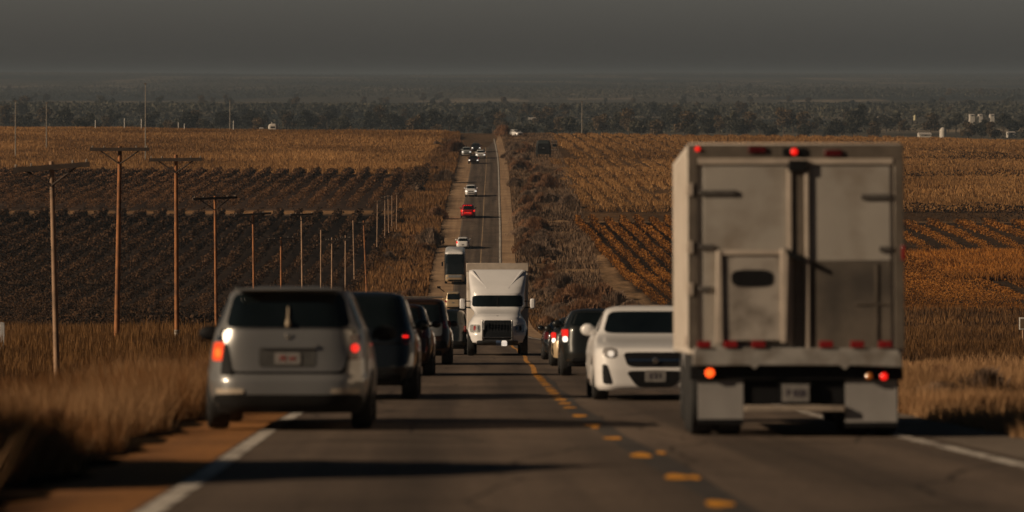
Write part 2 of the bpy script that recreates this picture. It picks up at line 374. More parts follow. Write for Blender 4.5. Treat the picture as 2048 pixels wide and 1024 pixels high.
strip('tar_seam', TAR, lambda d: -.06 + .02 * np.sin(d / 3), lambda d: .22 + .03 * np.sin(d / 2.3), .004, np.arange(-36, 90, 1.0), 2)
strip('centre_line', YEL, lambda d: -.07 + .04 * np.sin(d / 5), lambda d: .07 + .04 * np.sin(d / 5), .004, np.arange(76, 300, 1.0), 2)
PALEYEL = mat('pale yellow road paint', (.52, .36, .20), .8, dirt=((.16, .11, .08), 1.3, .45, .6))
strip('centre_line', PALEYEL, lambda d: d * 0 - .07, lambda d: d * 0 + .07, .004, np.arange(300, 1000, 2.0), 2)
DASHY = mat('yellow dash paint', (.85, .36, .02), .6, dirt=((.3, .13, .03), 9, .58, .75))
dashes = MB()
for k in range(21):
    d0 = (15 + 4.75 * k if k < 9 else 53 + 2.6 * (k - 8)) + random.Random(k).uniform(-.3, .3); L = 1.0 + .2 * math.sin(k * 2.1)
    pts = []
    for q in range(16):
        t = 2 * PI * q / 16; rr = 1 + .12 * math.sin(3 * t + k)
        dd = d0 + L / 2 * math.sin(t) * rr; xx = float(xc(d0)) + .082 * math.cos(t) * rr * (1.25 if abs(math.cos(t)) > .6 else 1)
        pts.append((xx, dd, float(prof(dd)) + .008))
    dashes.add(pts, [tuple(range(16))])
for xx, dd in ((1389, 29.0), (1322, 34.5), (1190, 42.8)):
    x0 = PX(xx, dd); dashes.add([(x0 + .05 * math.cos(t), dd + .4 * math.sin(t), float(prof(dd + .4 * math.sin(t))) + .008) for t in np.linspace(0, 2 * PI, 9)[:-1]], [tuple(range(8))])
tag(dashes.build('centre_dashes', DASHY), kind='structure')

# ------------------------------------------------------------------ vehicles: bodies from stacked plan outlines
def wheel(parent, x, y, r, w, side, rim=RIM, name='wheel', spokes=True):
    mb = MB(); s = side
    mb.lathe((x, y, r), [(-w/2, r*.62), (-w/2, r*.93), (-w*.40, r*.985), (-w*.15, r), (w*.15, r), (w*.40, r*.985), (w/2, r*.93), (w/2, r*.62)])
    o = mb.build(name, TYRE, parent)
    hb = MB(); hb.lathe((x, y, r), [(-s*w*.2, r*.63), (s*w*.44, r*.64), (s*w*.50, r*.58), (s*w*.36, r*.5), (s*w*.32, r*.2), (s*w*.42, r*.17), (s*w*.42, r*.02)])
    for k in range(5 if spokes else 0):
        t = 2 * PI * k / 5; c, q = math.cos(t), math.sin(t)
        hb.cyl((x + s*w*.36, y + r*.15*c, r + r*.15*q), (x + s*w*.44, y + r*.56*c, r + r*.56*q), r*.07, r*.06, 6)
    hb.build('rim', rim, o)
    return o
class Body:
    """surface given by half width w(z), rear y and front y at each height z; plan outline is a superellipse"""
    def __init__(s, keys, n=7.0, arches=(), sm=.02):
        k = np.array(keys, float); zz = np.linspace(k[0, 0], k[-1, 0], 400); dz = zz[1] - zz[0]
        s.z = zz; cols = []
        ker = max(1, int(sm / dz)); kr = np.ones(2 * ker + 1) / (2 * ker + 1)
        for c in (1, 2, 3):
            v = np.interp(zz, k[:, 0], k[:, c]); vp = np.pad(v, ker, mode='edge'); v2 = np.convolve(vp, kr, 'valid')
            t = sst(zz, zz[-1] - .10, zz[-1] - .03); cols.append(v2 * (1 - t) + v * t)
        s.w_, s.r_, s.f_ = cols; s.n = n; s.arches = arches; s.k = k
    def w(s, z): return float(np.interp(z, s.z, s.w_))
    def yr(s, z): return float(np.interp(z, s.z, s.r_))
    def yf(s, z): return float(np.interp(z, s.z, s.f_))
    def end_y(s, x, z, front):
        w, a = s.w(z), (s.yf(z) - s.yr(z)) / 2; c = (s.yf(z) + s.yr(z)) / 2
        q = (1 - min(.999, abs(x / w)) ** s.n) ** (1 / s.n); return c + (a * q if front else -a * q)
    def side_x(s, y, z):
        w, a = s.w(z), (s.yf(z) - s.yr(z)) / 2; c = (s.yf(z) + s.yr(z)) / 2
        return w * (1 - min(.999, abs((y - c) / a)) ** s.n) ** (1 / s.n)
    def mesh(s, name, m, parent):
        n = s.n; tc = .5 ** (1 / n)
        q = [(1 - 0, 0)]
        q = [((1 - (t ** n)) ** (1 / n), t) for t in np.linspace(0, tc, 22)] + [(t, (1 - t ** n) ** (1 / n)) for t in np.linspace(tc, 0, 10)[1:]]
        ring = q + [(-x, y) for x, y in q[::-1][1:]]; ring = ring + [(x, -y) for x, y in ring[::-1][1:-1]]
        ring = np.array(ring); N = len(ring)
        zs = np.unique(np.concatenate([np.arange(s.z[0], s.z[-1], .045), s.k[:, 0]])); zs = zs[np.concatenate([[True], np.diff(zs) > .008])]
        if zs[-1] < s.z[-1] - 1e-6: zs[-1] = s.z[-1]
        V = []
        for z in zs:
            a = (s.yf(z) - s.yr(z)) / 2; c = (s.yf(z) + s.yr(z)) / 2; w = s.w(z)
            for x, y in ring:
                px, py, pz = w * x, c + a * y, z
                if abs(x) > .55:
                    for (yw, R, zc) in s.arches:
                        dd = abs(py - yw)
                        if dd < R: pz = max(pz, zc + math.sqrt(R * R - dd * dd))
                V.append((px, py, pz))
        Fs = []
        for j in range(len(zs) - 1):
            for i in range(N):
                Fs.append((j*N + i, j*N + (i+1) % N, (j+1)*N + (i+1) % N, (j+1)*N + i))
        T = (len(zs) - 1) * N; Fs.append(tuple(T + i for i in range(N)))
        me = bpy.data.meshes.new(name); me.from_pydata(V, [], Fs); me.validate()
        bm = bmesh.new(); bm.from_mesh(me); bmesh.ops.remove_doubles(bm, verts=bm.verts, dist=.0005)
        bmesh.ops.recalc_face_normals(bm, faces=bm.faces); bm.to_mesh(me); bm.free()
        return link(name, me, m, parent)
    def panel(s, name, m, parent, face, quad, off=.006, th=.02, p=10, nu=10, nv=6):
        """rounded quad laid on the body; quad corners are (h, z): bottom-left, bottom-right, top-right, top-left; h is x on the ends, y on the sides"""
        (a0, b0), (a1, b1), (a2, b2), (a3, b3) = quad
        V = []; 
        for lay in (0, 1):
            for j in range(nv + 1):
                for i in range(nu + 1):
                    u, v = 2 * i / nu - 1, 2 * j / nv - 1
                    mx = max(abs(u), abs(v))
                    if mx > 0:
                        k = mx / (abs(u) ** p + abs(v) ** p) ** (1 / p); u, v = u * k, v * k
                    u, v = (u + 1) / 2, (v + 1) / 2
                    h = (a0 * (1-u) + a1 * u) * (1-v) + (a3 * (1-u) + a2 * u) * v
                    z = (b0 * (1-u) + b1 * u) * (1-v) + (b3 * (1-u) + b2 * u) * v
                    o = off - lay * th
                    if face in 'RF':
                        y = s.end_y(h, z, face == 'F'); sg = 1 if face == 'F' else -1
                        sl = (s.yf(z + .01) - s.yf(z - .01)) / .02 if face == 'F' else (s.yr(z + .01) - s.yr(z - .01)) / .02
                        nn = Vector((0, sg, -sl * sg)).normalized(); V.append((h, y + nn.y * o, z + nn.z * o))
                    else:
                        sg = 1 if face == 'E' else -1; V.append((sg * (s.side_x(h, z) + o), h, z))
        K = (nu + 1) * (nv + 1); Fs = []
        for j in range(nv):
            for i in range(nu):
                q = j * (nu + 1) + i; Fs.append((q, q + 1, q + nu + 2, q + nu + 1))
        bd = [i for i in range(nu + 1)] + [j * (nu + 1) + nu for j in range(1, nv + 1)] + [nv * (nu + 1) + i for i in range(nu - 1, -1, -1)] + [j * (nu + 1) for j in range(nv - 1, 0, -1)]
        for i in range(len(bd)):
            q, r = bd[i], bd[(i + 1) % len(bd)]; Fs.append((q, q + K, r + K, r))
        me = bpy.data.meshes.new(name); me.from_pydata(V, [], Fs)
        return link(name, me, m, parent)
def rect(x0, x1, z0, z1): return [(x0, z0), (x1, z0), (x1, z1), (x0, z1)]

CARS = {}
def car_keys(kind, L, Wd, H):
    h = L / 2; w = Wd / 2
    if kind == 'tall_sedan':
        return [(.17, w*.93, -h*.95, h*.97), (.22, w*.98, -h, h), (.50, w, -h, h), (.74, w, -h*.99, h*.985), (.83, w*.985, -h*.98, h*.96), (.89, w*.975, -h*.975, h*.86),
                (.96, w*.95, -h*.97, h*.58), (1.02, w*.92, -h*.96, h*.37), (1.06, w*.89, -h*.88, h*.31), (1.10, w*.865, -h*.7, h*.26),
                (H-.12, w*.735, -h*.36, -h*.0), (H-.05, w*.69, -h*.28, -h*.06), (H-.015, w*.58, -h*.24, -h*.10), (H, w*.34, -h*.20, -h*.14)]
    if kind == 'sedan':
        return [(.20, w*.86, -h*.93, h*.95), (.27, w*.95, -h*.985, h*.985), (.45, w*.99, -h, h), (.60, w, -h*.995, h*.985), (.72, w*.985, -h*.985, h*.95),
                (.80, w*.965, -h*.98, h*.85), (.88, w*.94, -h*.97, h*.60), (.95, w*.90, -h*.955, h*.36), (1.0, w*.87, -h*.86, h*.28), (1.05, w*.84, -h*.70, h*.22),
                (H-.12, w*.70, -h*.36, -h*.02), (H-.05, w*.65, -h*.28, -h*.08), (H-.015, w*.54, -h*.24, -h*.12), (H, w*.30, -h*.20, -h*.16)]
    if kind == 'hatch':
        return [(.20, w*.86, -h*.93, h*.95), (.27, w*.95, -h*.99, h*.985), (.45, w*.99, -h, h), (.62, w, -h*.985, h*.98), (.76, w*.985, -h*.965, h*.93),
                (.86, w*.96, -h*.955, h*.72), (.95, w*.92, -h*.94, h*.42), (1.02, w*.88, -h*.925, h*.34),
                (H-.12, w*.70, -h*.74, h*.02), (H-.05, w*.65, -h*.68, -h*.04), (H-.015, w*.54, -h*.6, -h*.08), (H, w*.30, -h*.5, -h*.14)]
    if kind == 'suv':
        return [(.28, w*.86, -h*.93, h*.94), (.36, w*.95, -h*.985, h*.985), (.55, w*.99, -h, h), (.75, w, -h*.98, h*.985), (.95, w*.985, -h*.965, h*.93),
                (1.02, w*.965, -h*.96, h*.75), (1.10, w*.93, -h*.955, h*.46), (1.18, w*.90, -h*.945, h*.40),
                (H-.14, w*.76, -h*.84, h*.10), (H-.06, w*.71, -h*.80, h*.03), (H-.02, w*.58, -h*.74, -h*.02), (H, w*.34, -h*.66, -h*.06)]
    if kind == 'van':
        return [(.22, w*.87, -h*.94, h*.94), (.30, w*.94, -h*.985, h*.985), (.42, w*.985, -h, h), (.60, w, -h*.995, h*.98), (.68, w*.995, -h*.975, h*.965), (.80, w*.985, -h*.97, h*.93),
                (.95, w*.965, -h*.965, h*.83), (1.08, w*.935, -h*.96, h*.62), (1.20, w*.90, -h*.95, h*.48),
                (H-.13, w*.745, -h*.885, h*.12), (H-.06, w*.71, -h*.865, h*.04), (H-.02, w*.60, -h*.82, -h*.02), (H, w*.38, -h*.74, -h*.06)]
    if kind == 'pickup':
        return [(.40, w*.88, -h*.97, h*.95), (.48, w*.95, -h, h), (.65, w*.99, -h, h), (.85, w, -h*.995, h*.985), (1.05, w*.985, -h*.99, h*.95),
                (1.12, w*.965, -h*.985, h*.70), (1.20, w*.94, -h*.5, h*.42), (1.25, w*.91, -h*.22, h*.38),
                (H-.14, w*.77, -h*.14, h*.12), (H-.06, w*.72, -h*.12, h*.06), (H-.02, w*.6, -h*.09, h*.02), (H, w*.36, -h*.06, -h*.0)]
def make_car(name, label, cat, kind, L, Wd, H, paint, wr=.33, tail=(REDLENS, REDLENS), head=LENS, plate=True, wing=None, group=None, bright_tail=None, n=7.0, rear_lamp_z=None, wheel_w=.23):
    t = empty(name, label, cat, group); h, w = L / 2, Wd / 2
    ya, yb = -h * .62, h * .62; R = wr + .06
    B = Body(car_keys(kind, L, Wd, H), n, [(ya, R, wr), (yb, R, wr)])
    body = B.mesh('body', paint, t)
    ub = MB(); ub.box(-w*.80, w*.80, -h*.88, h*.88, wr*.62, wr*1.9); ub.build('underbody', BLACK, t, .03)
    for y in (ya, yb):
        for s in (-1, 1): wheel(t, s * (w - wheel_w/2 - .015), y, wr, wheel_w, s)
    zb = {'sedan': 1.04, 'tall_sedan': 1.08, 'hatch': 1.05, 'suv': 1.20, 'van': 1.20, 'pickup': 1.27}[kind]; zt = H - .13
    wt, wb = B.w(zt) * .86, B.w(zb) * .86
    # glass
    if kind == 'van': wb, wt = .75, .66; B.panel('rear_window', GLASS, t, 'R', [(-wb, 1.225), (wb, 1.225), (wt, H - .09), (-wt, H - .09)], .008, p=14, nu=18)
    else: B.panel('rear_window', GLASS, t, 'R', [(-wb, zb), (wb, zb), (wt, zt + .03), (-wt, zt + .03)], .008, p=8)
    B.panel('windshield', GLASS, t, 'F', [(-wb*1.04, zb - .01), (wb*1.04, zb - .01), (wt*1.04, zt + .03), (-wt*1.04, zt + .03)], .008, p=9)
    for f in 'EW':
        y1b, y1t = B.yf(zb) - .28, B.yf(zt) - .2; y0b, y0t = B.yr(zb) + .30, B.yr(zt) + .22; ym = (y1b + y0b) / 2
        B.panel('side_window', GLASS, t, f, [(ym + .04, zb + .02), (y1b, zb + .02), (y1t, zt), (ym + .02, zt)], .006, p=10)
        B.panel('side_window', GLASS, t, f, [(y0b, zb + .02), (ym - .04, zb + .02), (ym - .02, zt), (y0t, zt)], .006, p=10)
    # lamps
    zl = rear_lamp_z or {'sedan': .82, 'tall_sedan': .85, 'hatch': .86, 'suv': 1.02, 'van': 1.0, 'pickup': .95}[kind]
    for s, mt in ((-1, tail[0]), (1, tail[1])):
        x0, x1 = w * .955, w * (.80 if bright_tail else .73)
        q = rect(-x0, -x1, zl - .11, zl + .13) if s < 0 else rect(x1, x0, zl - .11, zl + .13)
        if bright_tail: q = [(a_, min(b_, zl + .07)) for a_, b_ in q]
        tl = B.panel('tail_light', mt, t, 'R', q, .012, p=5)
        if bright_tail:
            q = rect(-x0*.98, -x1*1.02, zl - .23, zl - .10) if s < 0 else rect(x1*1.02, x0*.98, zl - .23, zl - .10)
            B.panel('bulb', bright_tail, tl, 'R', q, .016, p=3)
    zh = {'sedan': .66, 'tall_sedan': .74, 'hatch': .68, 'suv': .86, 'van': .78, 'pickup': .88}[kind]
    for s in (-1, 1):
        x0, x1 = w * .93, w * .62
        q = rect(-x0, -x1, zh - .07, zh + .07) if s < 0 else rect(x1, x0, zh - .07, zh + .07)
        B.panel('headlight', head, t, 'F', q, .012, p=4)
    B.panel('grille', BLACK, t, 'F', rect(-w*.45, w*.45, zh - .10, zh + .06), .008, p=7)
    B.panel('air_intake', BLACK, t, 'F', rect(-w*.55, w*.55, zh - .36, zh - .20), .008, p=7)
    if plate:
        zp = {'sedan': .72, 'hatch': .60, 'suv': .80, 'van': .85, 'pickup': .70}[kind]
        pl = B.panel('number_plate', PLATE, t, 'R', rect(-.155, .155, zp - .07, zp + .07), .014, p=14)
    B.panel('bumper_trim', BLACK, t, 'R', rect(-w*.70, w*.70, B.z[0] + .03, B.z[0] + .16), .02, .04, p=9)
    # mirrors
    for s in (-1, 1):
        ym = B.yf(zb) - .42; xm = B.side_x(ym, zb)
        zb_ = zb
        if kind == 'van': xm, zb_ = w * .955, zb - .10
        mm = MB(); mm.ell((s * (xm + .15), ym, zb_ + .05), (.16 if kind == 'van' else .12, .07, .10)); mm.box(s*(xm - .02) if s > 0 else s*(xm + .06), s*(xm + .06) if s > 0 else s*(xm - .02), ym - .025, ym + .025, zb_ - .02, zb_ + .03)
        mm.build('mirror', wing or paint, t)
    return t, B

SILVER = mat('silver van paint', (.285, .285, .28), .30, .55, coat=.5, noise=(1.2, .08))
DARKP = mat('near black car paint', (.010, .013, .016), .22, .1, coat=.8, noise=(1.2, .15))
DARKG = mat('dark green grey car paint', (.022, .024, .023), .28, .3, coat=.8, noise=(1.2, .15))
BROWNP = mat('dark bronze car paint', (.05, .022, .010), .28, .5, coat=.8, noise=(1.2, .15))
SILV2 = mat('grey tailgate paint', (.26, .27, .27), .35, .5, coat=.4, noise=(2, .1))
CREAM = mat('cream car paint', (.55, .42, .26), .35, .2, coat=.5, noise=(2, .08))
WHITEP = mat('white car paint', (.82, .81, .80), .30, 0, coat=.6, noise=(2, .05))
REDP = mat('red car paint', (.42, .008, .012), .3, .1, coat=.7, noise=(2, .1))
TEALW = mat('grey white car paint', (.40, .42, .42), .3, .2, coat=.5, noise=(2, .08))

# --- the silver minivan on the near left shoulder
van, VB = make_car('minivan', 'silver minivan seen from behind on the left shoulder, nearest vehicle at left', 'minivan', 'van', 5.0, 2.02, 1.72, SILVER,
                   wr=.34, tail=(REDLENS, REDLENS), plate=False, wing=BLACK, n=6.0, wheel_w=.25)
for o in list(van.children):
    if o.name.startswith('tail_light') or o.name.startswith('bumper_trim'): bpy.data.objects.remove(o)
tg = VB.panel('tailgate', SILVER, van, 'R', [(-.66, .70), (.66, .70), (.80, 1.20), (-.80, 1.20)], .016, p=16, nu=16, nv=8)
VB.panel('seam', BLACK, tg, 'R', [(-.69, .675), (.69, .675), (.83, 1.212), (-.83, 1.212)], .007, p=18, nu=16, nv=8)
VB.panel('plate_recess', mat('recess shade plastic', (.06, .06, .058), .5, noise=(6, .2)), tg, 'R', rect(-.34, .34, .75, .985), .020, p=12)
VB.panel('handle_bar', SILVER, tg, 'R', rect(-.345, .345, .975, 1.03), .045, .04, p=8)
pl = VB.panel('number_plate', PLATE, van, 'R', rect(-.155, .155, .785, .925), .030, p=14)
text_obj('plate_text', '7E 41', .085, INKRED, pl, (0, VB.yr(.85) - .034, .855), (PI / 2, 0, 0), 1.1)
em = MB(); yy = VB.yr(1.12) - .03
for a_, b_ in (((-.035, 1.155), (-.012, 1.09)), ((-.012, 1.09), (0, 1.13)), ((0, 1.13), (.012, 1.09)), ((.012, 1.09), (.035, 1.155))):
    em.cyl((a_[0], yy, a_[1]), (b_[0], yy, b_[1]), .007, n=6)
em.build('emblem', CHROME, van)
wp = MB(); zw = 1.30; wp.cyl((.0, VB.yr(1.26) - .03, 1.25), (.0, VB.yr(1.48) - .03, 1.47), .014, .008, 8); wp.ell((0, VB.yr(1.27) - .035, 1.275), (.03, .03, .05))
wp.build('wiper', mat('weathered wiper metal', (.45, .36, .25), .5, noise=(8, .2)), van)
DRED = mat('deep red lens', (.08, .006, .006), .2, coat=.6, noise=(10, .2))
tl = VB.panel('tail_light', mat('glowing orange red lens', (.5, .05, .01), .3, emit=(1, .07, .015), es=1.0), van, 'R', [(-.925, .83), (-.76, .83), (-.745, 1.05), (-.90, 1.05)], .014, p=6)
VB.panel('bulb', ORANGELIT, tl, 'R', rect(-.885, -.80, .87, .98), .022, p=2)
tl['label'] = 'lit orange and red tail light'
VB.panel('reflector_column', BLACK, tl, 'R', [(-.81, .66), (-.655, .66), (-.72, 1.03), (-.765, 1.03)], .026, p=8)
VB.panel('cap', CHROME, tl, 'R', rect(-.86, -.80, 1.07, 1.12), .018, p=3)
tr_ = VB.panel('tail_light', DRED, van, 'R', [(.73, .84), (.90, .84), (.87, 1.14), (.74, 1.14)], .014, p=6)
VB.panel('bulb', REDLIT, tr_, 'R', rect(.755, .85, .93, 1.03), .022, p=2)
VB.panel('reflector_column', mat('pale lens', (.35, .34, .31), .3, coat=.5, noise=(5, .2)), tr_, 'R', [(.685, .68), (.735, .68), (.76, .84), (.72, .84)], .016, p=8)
VB.panel('bumper_shade', mat('painted bumper shade', (.012, .012, .012), .7, spec=.2, noise=(4, .2)), van, 'R', rect(-.90, .90, .235, .43), .035, .05, p=12, nu=16)  # black band paints the shade where the bumper curves under
for s in (-1, 1):
    VB.panel('reflector', mat('pale bumper reflector', (.45, .38, .30), .3, coat=.5, noise=(6, .15)), van, 'R', rect(min(s*.86, s*.52), max(s*.86, s*.52), .44, .50), .016, p=6)
sp = MB(); sp.box(-.64, .64, -2.36, -2.10, 1.665, 1.695); sp.build('spoiler', SILVER, van, .012)
rr_ = MB()
for s in (-1, 1): rr_.cyl((s*.66, -2.0, 1.70), (s*.64, .0, 1.73), .018, n=8)
rr_.build('roof_rail', BLACK, van)
place(van, PX(574, 41.6), 41.6, ref=-2.5)

# --- queue on the left
suv1, B1 = make_car('dark_suv', 'dark suv directly ahead of the silver minivan with a dim red tail light', 'suv', 'suv', 4.8, 1.92, 1.80, DARKP, wr=.38, tail=(DRED, DRED), n=6.5, wheel_w=.27)
B1.panel('tailgate_crease', BLACK, suv1, 'R', rect(-.7, .7, .93, .95), .010)
tlx = B1.panel('brake_lamp', REDLIT, suv1, 'R', rect(.70, .80, 1.03, 1.075), .022, p=3)
place(suv1, -2.52, 58, ref=-2.4)
suv2, B2 = make_car('dark_car', 'dark bronze car third in the left queue with a sunlit edge', 'car', 'suv', 4.7, 1.90, 1.74, BROWNP, wr=.37, tail=(DRED, DRED), n=6.5, wheel_w=.26)
place(suv2, -2.84, 84, ref=-2.3)
suv3, B3 = make_car('pickup_truck', 'pickup with pale tailgate and red tail light fourth in the left queue', 'pickup truck', 'suv', 5.2, 1.98, 2.02, BROWNP, wr=.44, tail=(REDLENS, REDLENS), n=6.5, wheel_w=.3, rear_lamp_z=1.22)
B3.panel('tailgate', SILV2, suv3, 'R', rect(-.70, .70, .88, 1.29), .016, p=14, nu=14)
B3.panel('handle_bar', BLACK, B3.panel('bumper', BLACK, suv3, 'R', rect(-.85, .85, .5, .72), .05, .06, p=8), 'R', rect(-.1, .1, 1.1, 1.14), .03)
rk = MB()
for s in (-1, 1):
    rk.cyl((s*.70, -2.0, 2.05), (s*.68, .0, 2.06), .02, n=8)
rk.cyl((-.70, -1.8, 2.06), (.70, -1.8, 2.06), .02, n=8); rk.cyl((-.69, -.4, 2.06), (.69, -.4, 2.06), .02, n=8)
rk.build('roof_rack', mat('rack metal', (.4, .38, .35), .4, .7, noise=(7, .2)), suv3)
place(suv3, -2.82, 106, ref=-2.6)
suv4, B4 = make_car('dark_car', 'dark car half hidden between the pickup and the white truck', 'car', 'suv', 4.7, 1.9, 1.80, DARKP, wr=.38, n=6.5)
place(suv4, -2.62, 139, ref=-2.3)

# --- right hand group
rs, RB = make_car('dark_suv', 'dark suv right of the centre line with a red and white tail light', 'suv', 'suv', 4.7, 1.95, 1.62, DARKG, wr=.36, tail=(REDSOFT, REDSOFT), bright_tail=WHITELIT, n=6.0, wheel_w=.27, rear_lamp_z=1.05)
place(rs, 1.16 + .975, 84, ref=-2.35)
cs, CB = make_car('cream_sedan', 'cream car with bright tail light between two dark cars at right', 'car', 'hatch', 4.5, 1.80, 1.45, DARKG, wr=.31, tail=(REDSOFT, REDSOFT), bright_tail=WHITELIT, n=6.0, rear_lamp_z=.92)
CB.panel('bumper', CREAM, cs, 'R', rect(-.85, .85, .26, .74), .025, .05, p=9, nu=24)  # cream lower body; its colour also paints the tan reflection below the lamp
place(cs, 1.12 + .90, 103, ref=-2.25)
ds, DB = make_car('dark_car', 'dark car farthest ahead in the right lane, mostly hidden by the cream car', 'car', 'sedan', 4.5, 1.80, 1.33, DARKP, wr=.33, tail=(DRED, DRED), n=6.0)
place(ds, PX(1084, 121) + .9, 121, ref=-2.25)

# --- white sedan facing the camera
ws, WB = make_car('white_sedan', 'white sedan facing the camera, half hidden behind the box truck', 'car', 'tall_sedan', 4.7, 1.98, 1.53, WHITEP, wr=.33, head=LENS, plate=False, n=9.0, wheel_w=.25)
for o in list(ws.children):
    if o.name.split('.')[0] in ('grille', 'air_intake', 'headlight'): bpy.data.objects.remove(o)
gr = WB.panel('grille', BLACK, ws, 'F', [(-.44, .54), (.44, .54), (.52, .77), (-.52, .77)], .010, p=8)
WB.panel('grille_bar', CHROME, gr, 'F', rect(-.44, .44, .625, .67), .020, p=6)
WB.panel('air_intake', BLACK, ws, 'F', [(-.30, .22), (.30, .22), (.48, .48), (-.48, .48)], .012, p=7)
for s in (-1, 1):
    hl = WB.panel('headlight', mat('sedan lamp surround', (.45, .43, .42), .15, .3, coat=.8, noise=(8, .2)), ws, 'F', rect(min(s*.62, s*.84), max(s*.62, s*.84), .69, .84), .012, p=3)
    WB.panel('bulb', mat('dim headlamp', (.7, .66, .6), .2, emit=(1, .9, .78), es=.55), hl, 'F', rect(min(s*.66, s*.76), max(s*.66, s*.76), .70, .79), .018, p=2)
    WB.panel('side_vent', BLACK, ws, 'F', [(s*.78 - .09, .27), (s*.78 + .06, .27), (s*.81 + .04, .58), (s*.81 - .03, .58)], .012, p=6)
em = MB(); em.lathe((0, 0, 0), [(-.01, .055), (.01, .055), (.012, .04), (.012, .015)], 18)
emo = em.build('emblem', CHROME, ws); emo.rotation_euler = (0, 0, PI / 2); emo.location = (0, WB.yf(.65) + .03, .65)
pl = WB.panel('number_plate', PLATE, ws, 'F', rect(-.17, .17, .30, .49), .022, p=14)
text_obj('plate_text', 'E21', .12, INK, pl, (0, WB.yf(.40) + .027, .395), (PI / 2, 0, PI), 1.15)
place(ws, PX(1311, 57.6), 57.6, back=True, ref=2.35, scale=1.03)

# ------------------------------------------------------------------ box truck seen from behind
SIDE = mat('white trailer panel', (.66, .60, .53), .5, noise=(1.1, .06), dirt=((.34, .28, .22), 1.6, .56, .75))
DOOR = mat('grey trailer door', (.36, .335, .30), .55, noise=(1.4, .10), dirt=((.20, .165, .13), 1.9, .47, .78))
DIRTYD = mat('soot stained door sheet', (.13, .108, .086), .75, noise=(2, .2), dirt=((.055, .047, .040), 1.5, .40, .66))
POST = mat('dull frame metal', (.16, .135, .11), .5, .3, noise=(4, .25))
PPOST = mat('pale frame metal', (.50, .43, .36), .5, .1, noise=(4, .15))
STEEL = mat('galvanised sill', (.42, .40, .37), .45, .35, noise=(5, .2), dirt=((.22, .19, .16), 3, .5, .7))
FLAP = mat('grey mud flap', (.27, .26, .25), .7, noise=(3, .12))
TC, TG, TS = 1594.0, 876.0, 177.7
def tx(px): return (px - TC) / TS
def tz(py): return (TG - py) / TS
truck = empty('box_truck', 'large pale box truck seen from behind with a folded lift gate, nearest vehicle at right', 'truck')
HW = 1.22
mb = MB(); mb.box(-HW, HW, .04, 5.0, tz(712), tz(287)); mb.build('cargo_box', SIDE, truck, .03)
fr = MB()
fr.box(-HW, -HW + .11, -.01, .05, tz(700), tz(300)); fr.box(HW - .11, HW, -.01, .05, tz(700), tz(300))
fr.box(-HW, HW, -.012, .05, tz(318), tz(290)); fr.build('door_frame', POST, truck, .008)
hd = MB(); hd.box(-HW + .12, HW - .12, -.02, .02, tz(330), tz(318)); hd.build('header_rail', PPOST, truck, .004)
d1 = MB(); d1.box(tx(1408), tx(1576), .0, .04, tz(700), tz(332)); dl_ = d1.build('door', DOOR, truck, .006)
d2 = MB(); d2.box(tx(1624), tx(1784), .0, .04, tz(524), tz(332)); dr_ = d2.build('door', DOOR, truck, .006)
d3 = MB(); d3.box(tx(1624), tx(1784), -.004, .038, tz(700), tz(524) - .004); d3o = d3.build('lower_sheet', DIRTYD, dr_, .004)
d4 = MB(); d4.box(tx(1752), tx(1757), -.018, -.004, tz(690), tz(530)); d4.box(tx(1710), tx(1784), -.018, -.004, tz(612), tz(608)); d4.build('rib', POST, dr_)
ct = MB(); ct.box(tx(1588), tx(1610), -.01, .03, tz(700), tz(340)); ct.build('centre_panel', POST, truck, .004)
cp = MB(); cp.box(tx(1577), tx(1586), -.035, .02, tz(690), tz(338)); cp.box(tx(1612), tx(1620), -.035, .02, tz(712), tz(338)); cp.build('lock_rod', PPOST, truck, .006)
lt = MB(); lt.box(tx(1580), tx(1618), -.06, .0, tz(345), tz(322)); lt.build('lock_housing', BLACK, truck, .008)
for a_, b_, c_ in ((1400, 1474, 387), (1400, 1428, 496), (1400, 1424, 580), (1724, 1785, 395), (1760, 1785, 500)):
    hg = MB(); hg.box(tx(a_), tx(b_), -.03, .0, tz(c_ + 5), tz(c_ - 5)); hg.build('hinge', mat('hinge steel', (.13, .12, .11), .5, .4, noise=(6, .2)), truck, .006)
for c_ in (380, 496, 580):
    tb = MB(); tb.box(-HW - .012, -HW + .06, -.03, .0, tz(c_ + 14), tz(c_ - 12)); tb.build('hinge_tab', PPOST, truck, .006)
# folded lift gate on the left door
lg = empty('lift_gate', None, None); lg.parent = truck
g1 = MB(); g1.box(tx(1446), tx(1562), -.09, -.05, tz(684), tz(510)); g1.build('gate_plate', mat('lift gate plate', (.38, .345, .305), .6, noise=(2, .1), dirt=((.13, .11, .09), 2.4, .50, .72)), lg, .01)
g2 = MB()
g2.tri_prism([(tx(1431), tz(690)), (tx(1446), tz(690)), (tx(1444), tz(503)), (tx(1434), tz(503))], -.12, -.02)
g2.tri_prism([(tx(1562), tz(688)), (tx(1573), tz(688)), (tx(1578), tz(503)), (tx(1562), tz(500))], -.12, -.02)
g2.box(tx(1434), tx(1578), -.11, -.02, tz(513), tz(503)); g2.build('gate_rail', PPOST, lg, .008)
g3 = MB()
for q in range(1): 
    pts = []
    for t in np.linspace(0, 2 * PI, 33)[:-1]:
        c, s_ = math.cos(t), math.sin(t); pts.append((tx(1505) + .235 * math.copysign(abs(c) ** .5, c), tz(559) + .095 * math.copysign(abs(s_) ** .6, s_)))
    g3.tri_prism(pts, -.098, -.08)
g3.build('hand_hole', BLACK, lg)
g4 = MB(); g4.tri_prism([(tx(1572), tz(498)), (tx(1612), tz(520)), (tx(1612), tz(530)), (tx(1572), tz(512))], -.12, -.03); g4.build('link_arm', BLACK, lg, .004)
